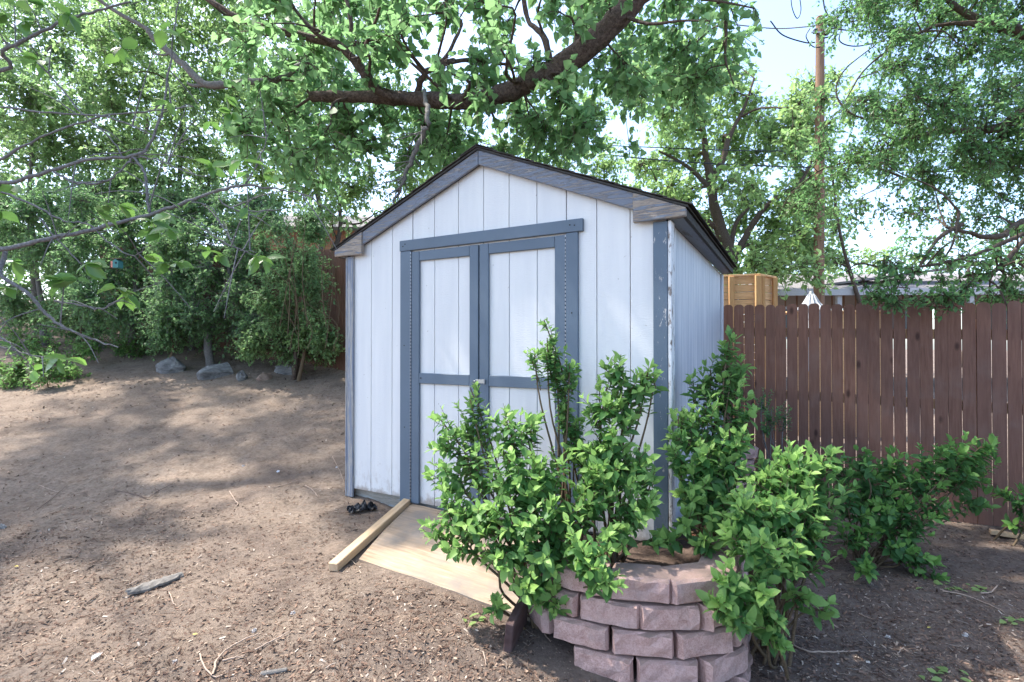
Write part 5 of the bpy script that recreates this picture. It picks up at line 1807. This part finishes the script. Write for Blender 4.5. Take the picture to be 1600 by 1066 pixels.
# flat chips
n = 95000
Xq, Yq = scatter_region(n)
dens = vnoise(Xq, Yq, 1.1, 8) * .5 + vnoise(Xq, Yq, 3.5, 9) * .4 + sstep(4.6, 2.4, Yq) * .6 + sstep(0, 1.2, Xq) * .5
keep = rng.random(len(Xq)) < np.clip(.28 + dens * .75, .12, 1)
Xq, Yq = Xq[keep], Yq[keep]
n = len(Xq)
a_ = rng.uniform(0, 6.28, n)
sz = (.0028 + .0085 * rng.random(n) ** 3) * (1 + .12 * np.maximum(0, Yq - 3))
el = rng.uniform(1.0, 3.2, n)
tilt = rng.normal(0, .35, (n, 2))
base = np.stack([Xq, Yq, gh(Xq, Yq) + .002 + sz * .2], 1)
dx_ = np.stack([np.cos(a_), np.sin(a_), tilt[:, 0]], 1) * (sz * el * .5)[:, None]
dy_ = np.stack([-np.sin(a_), np.cos(a_), tilt[:, 1]], 1) * (sz * .45)[:, None]
V = np.stack([base - dx_ - dy_ * .6, base + dx_ * .9 - dy_, base + dx_ + dy_ * .7, base - dx_ * .8 + dy_], 1)
V8 = V.reshape(-1, 3)
F = np.arange(n * 4).reshape(n, 4)
rv = np.repeat(rng.random(n) ** 1.1, 4)
tag(link_mesh('mulch_chips', np_mesh('mulch_chips', V8, F, False, {'rnd': rv}), M['chip']), kind='stuff')
# fine straw / thin twigs as litter
n = 15000
Xq, Yq = scatter_region(n)
n = len(Xq)
a_ = rng.uniform(0, 6.28, n); ln = .012 + .06 * rng.random(n) ** 2.2
K = 3
s_ = np.linspace(-.5, .5, K)
cv = rng.normal(0, .35, n)
px_ = Xq[:, None] + (np.cos(a_)[:, None] * s_ - np.sin(a_)[:, None] * cv[:, None] * s_ ** 2) * ln[:, None]
py_ = Yq[:, None] + (np.sin(a_)[:, None] * s_ + np.cos(a_)[:, None] * cv[:, None] * s_ ** 2) * ln[:, None]
pz_ = gh(px_, py_) + .003 + rng.random((n, 1)) * .003
V, F = tubes(np.stack([px_, py_, pz_], -1), np.repeat(rng.uniform(.0005, .0012, n)[:, None], K, 1), 3)
tag(link_mesh('straw_litter', np_mesh('straw_litter', V, F, False, {'rnd': np.repeat(rng.uniform(.3, 1, n), K * 3)}), M['chip']), kind='stuff')

# countable twigs, described one by one
twl = [([(180, 767), (213, 774), (233, 780), (248, 768), (270, 760)], .0032, 'twig_dark', 'dark crooked twig on the bare dirt at the left'),
       ([(62, 760), (85, 768), (104, 773)], .003, 'twig', 'pale twig crossing a darker one on the dirt near the left edge'),
       ([(60, 800), (85, 780), (106, 760)], .003, 'twig_dark', 'darker twig crossed by a pale one near the left edge'),
       ([(360, 770), (368, 782), (373, 790), (366, 797)], .0035, 'twig', 'short curved pale twig in the middle of the dirt yard'),
       ([(428, 765), (450, 757), (470, 752)], .0035, 'twig', 'pale twig lying a little left of the shed base'),
       ([(478, 760), (490, 770), (497, 778)], .004, 'twig', 'bent twig with forked end close to the shed base'),
       ([(520, 715), (530, 735), (538, 755)], .0035, 'twig', 'thin curved twig beside the left corner board of the shed'),
       ([(335, 1060), (345, 1030), (372, 1008), (405, 998)], .0045, 'twig', 'long curved pale root at the bottom between two bent twigs'),
       ([(350, 1035), (368, 1033), (385, 1028)], .004, 'twig', 'short pale twig beside the long curved root at the bottom'),
       ([(315, 1025), (320, 1040), (335, 1062), (350, 1064)], .004, 'twig', 'hooked twig curling at the bottom edge'),
       ([(400, 1020), (430, 1002), (455, 990)], .0035, 'twig', 'straight pale twig right of the long curved root'),
       ([(135, 947), (148, 938), (158, 930)], .003, 'twig_dark', 'small straight twig left of the grey bark piece'),
       ([(200, 917), (220, 910), (240, 902)], .003, 'twig', 'thin twig lying above the grey bark piece'),
       ([(266, 930), (272, 940), (277, 950)], .003, 'twig', 'short twig just below the grey bark piece'),
       ([(520, 870), (545, 876), (558, 884)], .0035, 'twig', 'pale twig near the end of the pine lumber'),
       ([(1232, 1008), (1262, 1020), (1300, 1024), (1338, 1022)], .0045, 'twig', 'long pale root on the dark dirt right of the block planter'),
       ([(1340, 960), (1352, 966), (1362, 972)], .003, 'twig', 'short pale twig on the dark dirt below the fence shrub'),
       ([(1403, 1030), (1400, 1022), (1408, 1015)], .003, 'twig', 'tiny hooked twig on the right foreground dirt'),
       ([(1470, 925), (1500, 930), (1530, 940), (1566, 958)], .004, 'twig', 'long thin twig beside the cut leafy stems on the right'),
       ([(1528, 930), (1545, 926), (1555, 918)], .005, 'twig', 'stubby pale twig above the long thin one on the right'),
       ([(846, 965), (850, 990), (860, 1005)], .0035, 'twig', 'pale root hanging down in front of the leftmost planter blocks'),
       ([(755, 1022), (758, 1030), (760, 1042)], .003, 'twig', 'small upright twig on the dirt left of the dark board')]
for pts, r_, mt, lab in twl:
    P_ = []
    for xp, yp in pts:
        p = on_ground(xp, yp); P_.append((p.x, p.y, g1(p.x, p.y) + r_ + .003 + random.uniform(0, .006)))
    a = Acc(); a.tube(P_, [r_, r_ * .8, r_ * .55], n=6, k=5, jit=.0012, rng=rng)
    root = a.build('twig', M[mt], None, True)
    tag(root, lab, 'twig')

# weathered bark piece
p = on_ground(245, 914)
bm = bmesh.new()
nu, nv = 14, 5
gridv = {}
for i in range(nu + 1):
    for j in range(nv + 1):
        u = i / nu - .5; v_ = j / nv - .5
        wv = .055 * (1 - 1.6 * abs(u) ** 1.5) * (1 + .4 * mnoise.noise(Vector((u * 9, 3, 0))))
        gridv[i, j] = bm.verts.new((u * .26, v_ * wv * 1.6, .012 + .014 * math.cos(v_ * 3) + .010 * mnoise.noise(Vector((u * 14, v_ * 9, 1)))))
for i in range(nu):
    for j in range(nv): bm.faces.new((gridv[i, j], gridv[i + 1, j], gridv[i + 1, j + 1], gridv[i, j + 1]))
g_ = bmesh.ops.extrude_face_region(bm, geom=list(bm.faces))
for e in g_['geom']:
    if isinstance(e, bmesh.types.BMVert): e.co.z -= .012
o = bm_to('bark_piece', bm, M['bark_piece'])
o.location = (p.x, p.y, g1(p.x, p.y)); o.rotation_euler = (0, 0, .95)
tag(o, 'weathered grey strip of bark lying on the dirt in the left foreground', 'bark')
p = on_ground(430, 1052)
bm = bmesh.new(); add_box(bm, -.05, .05, -.009, .009, 0, .014, .004)
for v_ in bm.verts: v_.co += Vector((0, .006 * math.sin(v_.co.x * 40), .004 * mnoise.noise(v_.co * 60)))
o = bm_to('wood_chunk', bm, M['bark_piece']); o.location = (p.x, p.y, g1(p.x, p.y)); o.rotation_euler = (0, 0, .2)
tag(o, 'small grey wood chunk on the dirt at the bottom edge', 'wood chunk')
# feather
p = on_ground(153, 1032)
bm = bmesh.new()
for k in range(60):
    t_ = k / 59
    w_ = .018 * math.sin(math.pi * min(1, t_ * .9 + .08)) ** .7
    for sg in (-1, 1):
        x0_ = -.03 + .06 * t_
        vs = [bm.verts.new((x0_, 0, .006 + .004 * math.sin(t_ * 3))), bm.verts.new((x0_ + .0012, 0, .006 + .004 * math.sin(t_ * 3))), bm.verts.new((x0_ + .010, sg * w_, .010 + random.uniform(0, .006)))]
        bm.faces.new(vs)
o = bm_to('feather', bm, M['feather']); o.location = (p.x, p.y, g1(p.x, p.y) + .003); o.rotation_euler = (0, .1, 1.75)
tag(o, 'small fluffy white feather on the dirt at the lower left', 'feather')
# pale stones
for k, (xp, yp, lab) in enumerate([(399, 988, 'pale pebble on the sunlit dirt above the curved root'), (276, 1035, 'round light pebble in the lower foreground left of the roots'), (527, 731, 'white pebble near the left corner board of the shed'), (381, 729, 'pale pebble in the middle of the dirt yard'),
                                   (435, 738, 'light green-white pebble on the dirt left of the shed'), (460, 958, 'small pale pebble right of the sunlit patch'), (1385, 997, 'pale pebble on the dark dirt under the fence shrub'), (1505, 992, 'light stone on the right foreground dirt'), (925, 1013, 'grey pebble at the foot of the lowest planter blocks')]):
    p = on_ground(xp, yp)
    o = rock('pebble', p.x, p.y, .012, .010, .008, 60 + k, M['feather'] if k in (2, 4) else rock_mat('pale_pebble', (.42, .38, .35), (.6, .57, .54), (.6, .55, .5)) if k == 0 else bpy.data.materials.get('pale_pebble') or M['rock'], lab, sink=.2)
    o['category'] = 'pebble'
# black plastic scrap by the base board
p = on_ground(566, 797)
bm = bmesh.new()
bmesh.ops.create_grid(bm, x_segments=26, y_segments=20, size=1)
for v_ in bm.verts:
    x_, y_ = v_.co.x, v_.co.y
    rr_ = math.hypot(x_, y_)
    h_ = abs(mnoise.noise(Vector((x_ * 2.3, y_ * 2.3, 4)))) * .11 + abs(mnoise.noise(Vector((x_ * 6, y_ * 6, 9)))) * .04
    v_.co = Vector((x_ * .10 * (1 + .3 * mnoise.noise(Vector((x_ * 3, y_ * 3, 2)))), y_ * .06 * (1 + .5 * mnoise.noise(Vector((x_ * 3, y_ * 3, 7)))), .004 + h_ * max(.1, 1 - .5 * rr_)))
g_ = bmesh.ops.extrude_face_region(bm, geom=list(bm.faces))
for e in g_['geom']:
    if isinstance(e, bmesh.types.BMVert): e.co.z -= .002
o = bm_to('plastic_bag', bm, M['black_plastic'], None, False)
o.location = (p.x, p.y, g1(p.x, p.y)); o.rotation_euler = (0, 0, .4)
tag(o, 'crumpled black plastic scrap on the dirt beside the shed base board', 'plastic bag')
# wilted cut leaves on the right
for (xp, yp, k_, lab) in [(1500, 922, 22, 'pile of cut light green leaves under the fence shrub'), (1590, 972, 10, 'small pile of wilted leaves at the right edge'), (755, 973, 5, 'few cut leaves on the dirt left of the dark board'), (1480, 1060, 10, 'wilted pale leaves at the lower right bottom edge')]:
    p = on_ground(xp, min(yp, 1060))
    root = empty('leaf_pile', (p.x, p.y, g1(p.x, p.y))); tag(root, lab, 'leaves')
    P_ = np.array([p.x, p.y, 0]) + rng.normal(0, 1, (k_, 3)) * [.09 if k_ > 15 else .05, .03, 0]
    P_[:, 2] = gh(P_[:, 0], P_[:, 1]) + .01
    D_ = rand_dirs(k_, rng); D_[:, 2] *= .15
    N_ = rng.normal(0, .3, (k_, 3)) + [0, 0, 1]
    place_leaves(root, P_, D_, N_, rng.uniform(.035, .055, k_), np.full(k_, .85), rng.random(k_), T_OVAL, 'oval', M['leaf_back'], 300)
# fallen yellow leaves
for xp, yp, lab in [(25, 887, 'tiny yellow leaf on the dirt at the left'), (303, 992, 'tiny yellow leaf on the sunlit dirt'), (1446, 983, 'tiny yellow leaf on the dark dirt at the right')]:
    p = on_ground(xp, yp)
    V, F = leaves_mesh(np.array([[0, 0, .006]]), np.array([[1, .2, .1]]), np.array([[0, 0, 1.]]), np.array([.022]), T_OVAL)
    o = link_mesh('fallen_leaf', np_mesh('fallen_leaf', V, F), M['yellow_leaf']); o.location = (p.x, p.y, g1(p.x, p.y) + .002)
    tag(o, lab, 'leaf')
print('objects', len(bpy.data.objects), 'tris', sum(len(m_.polygons) for m_ in bpy.data.meshes))
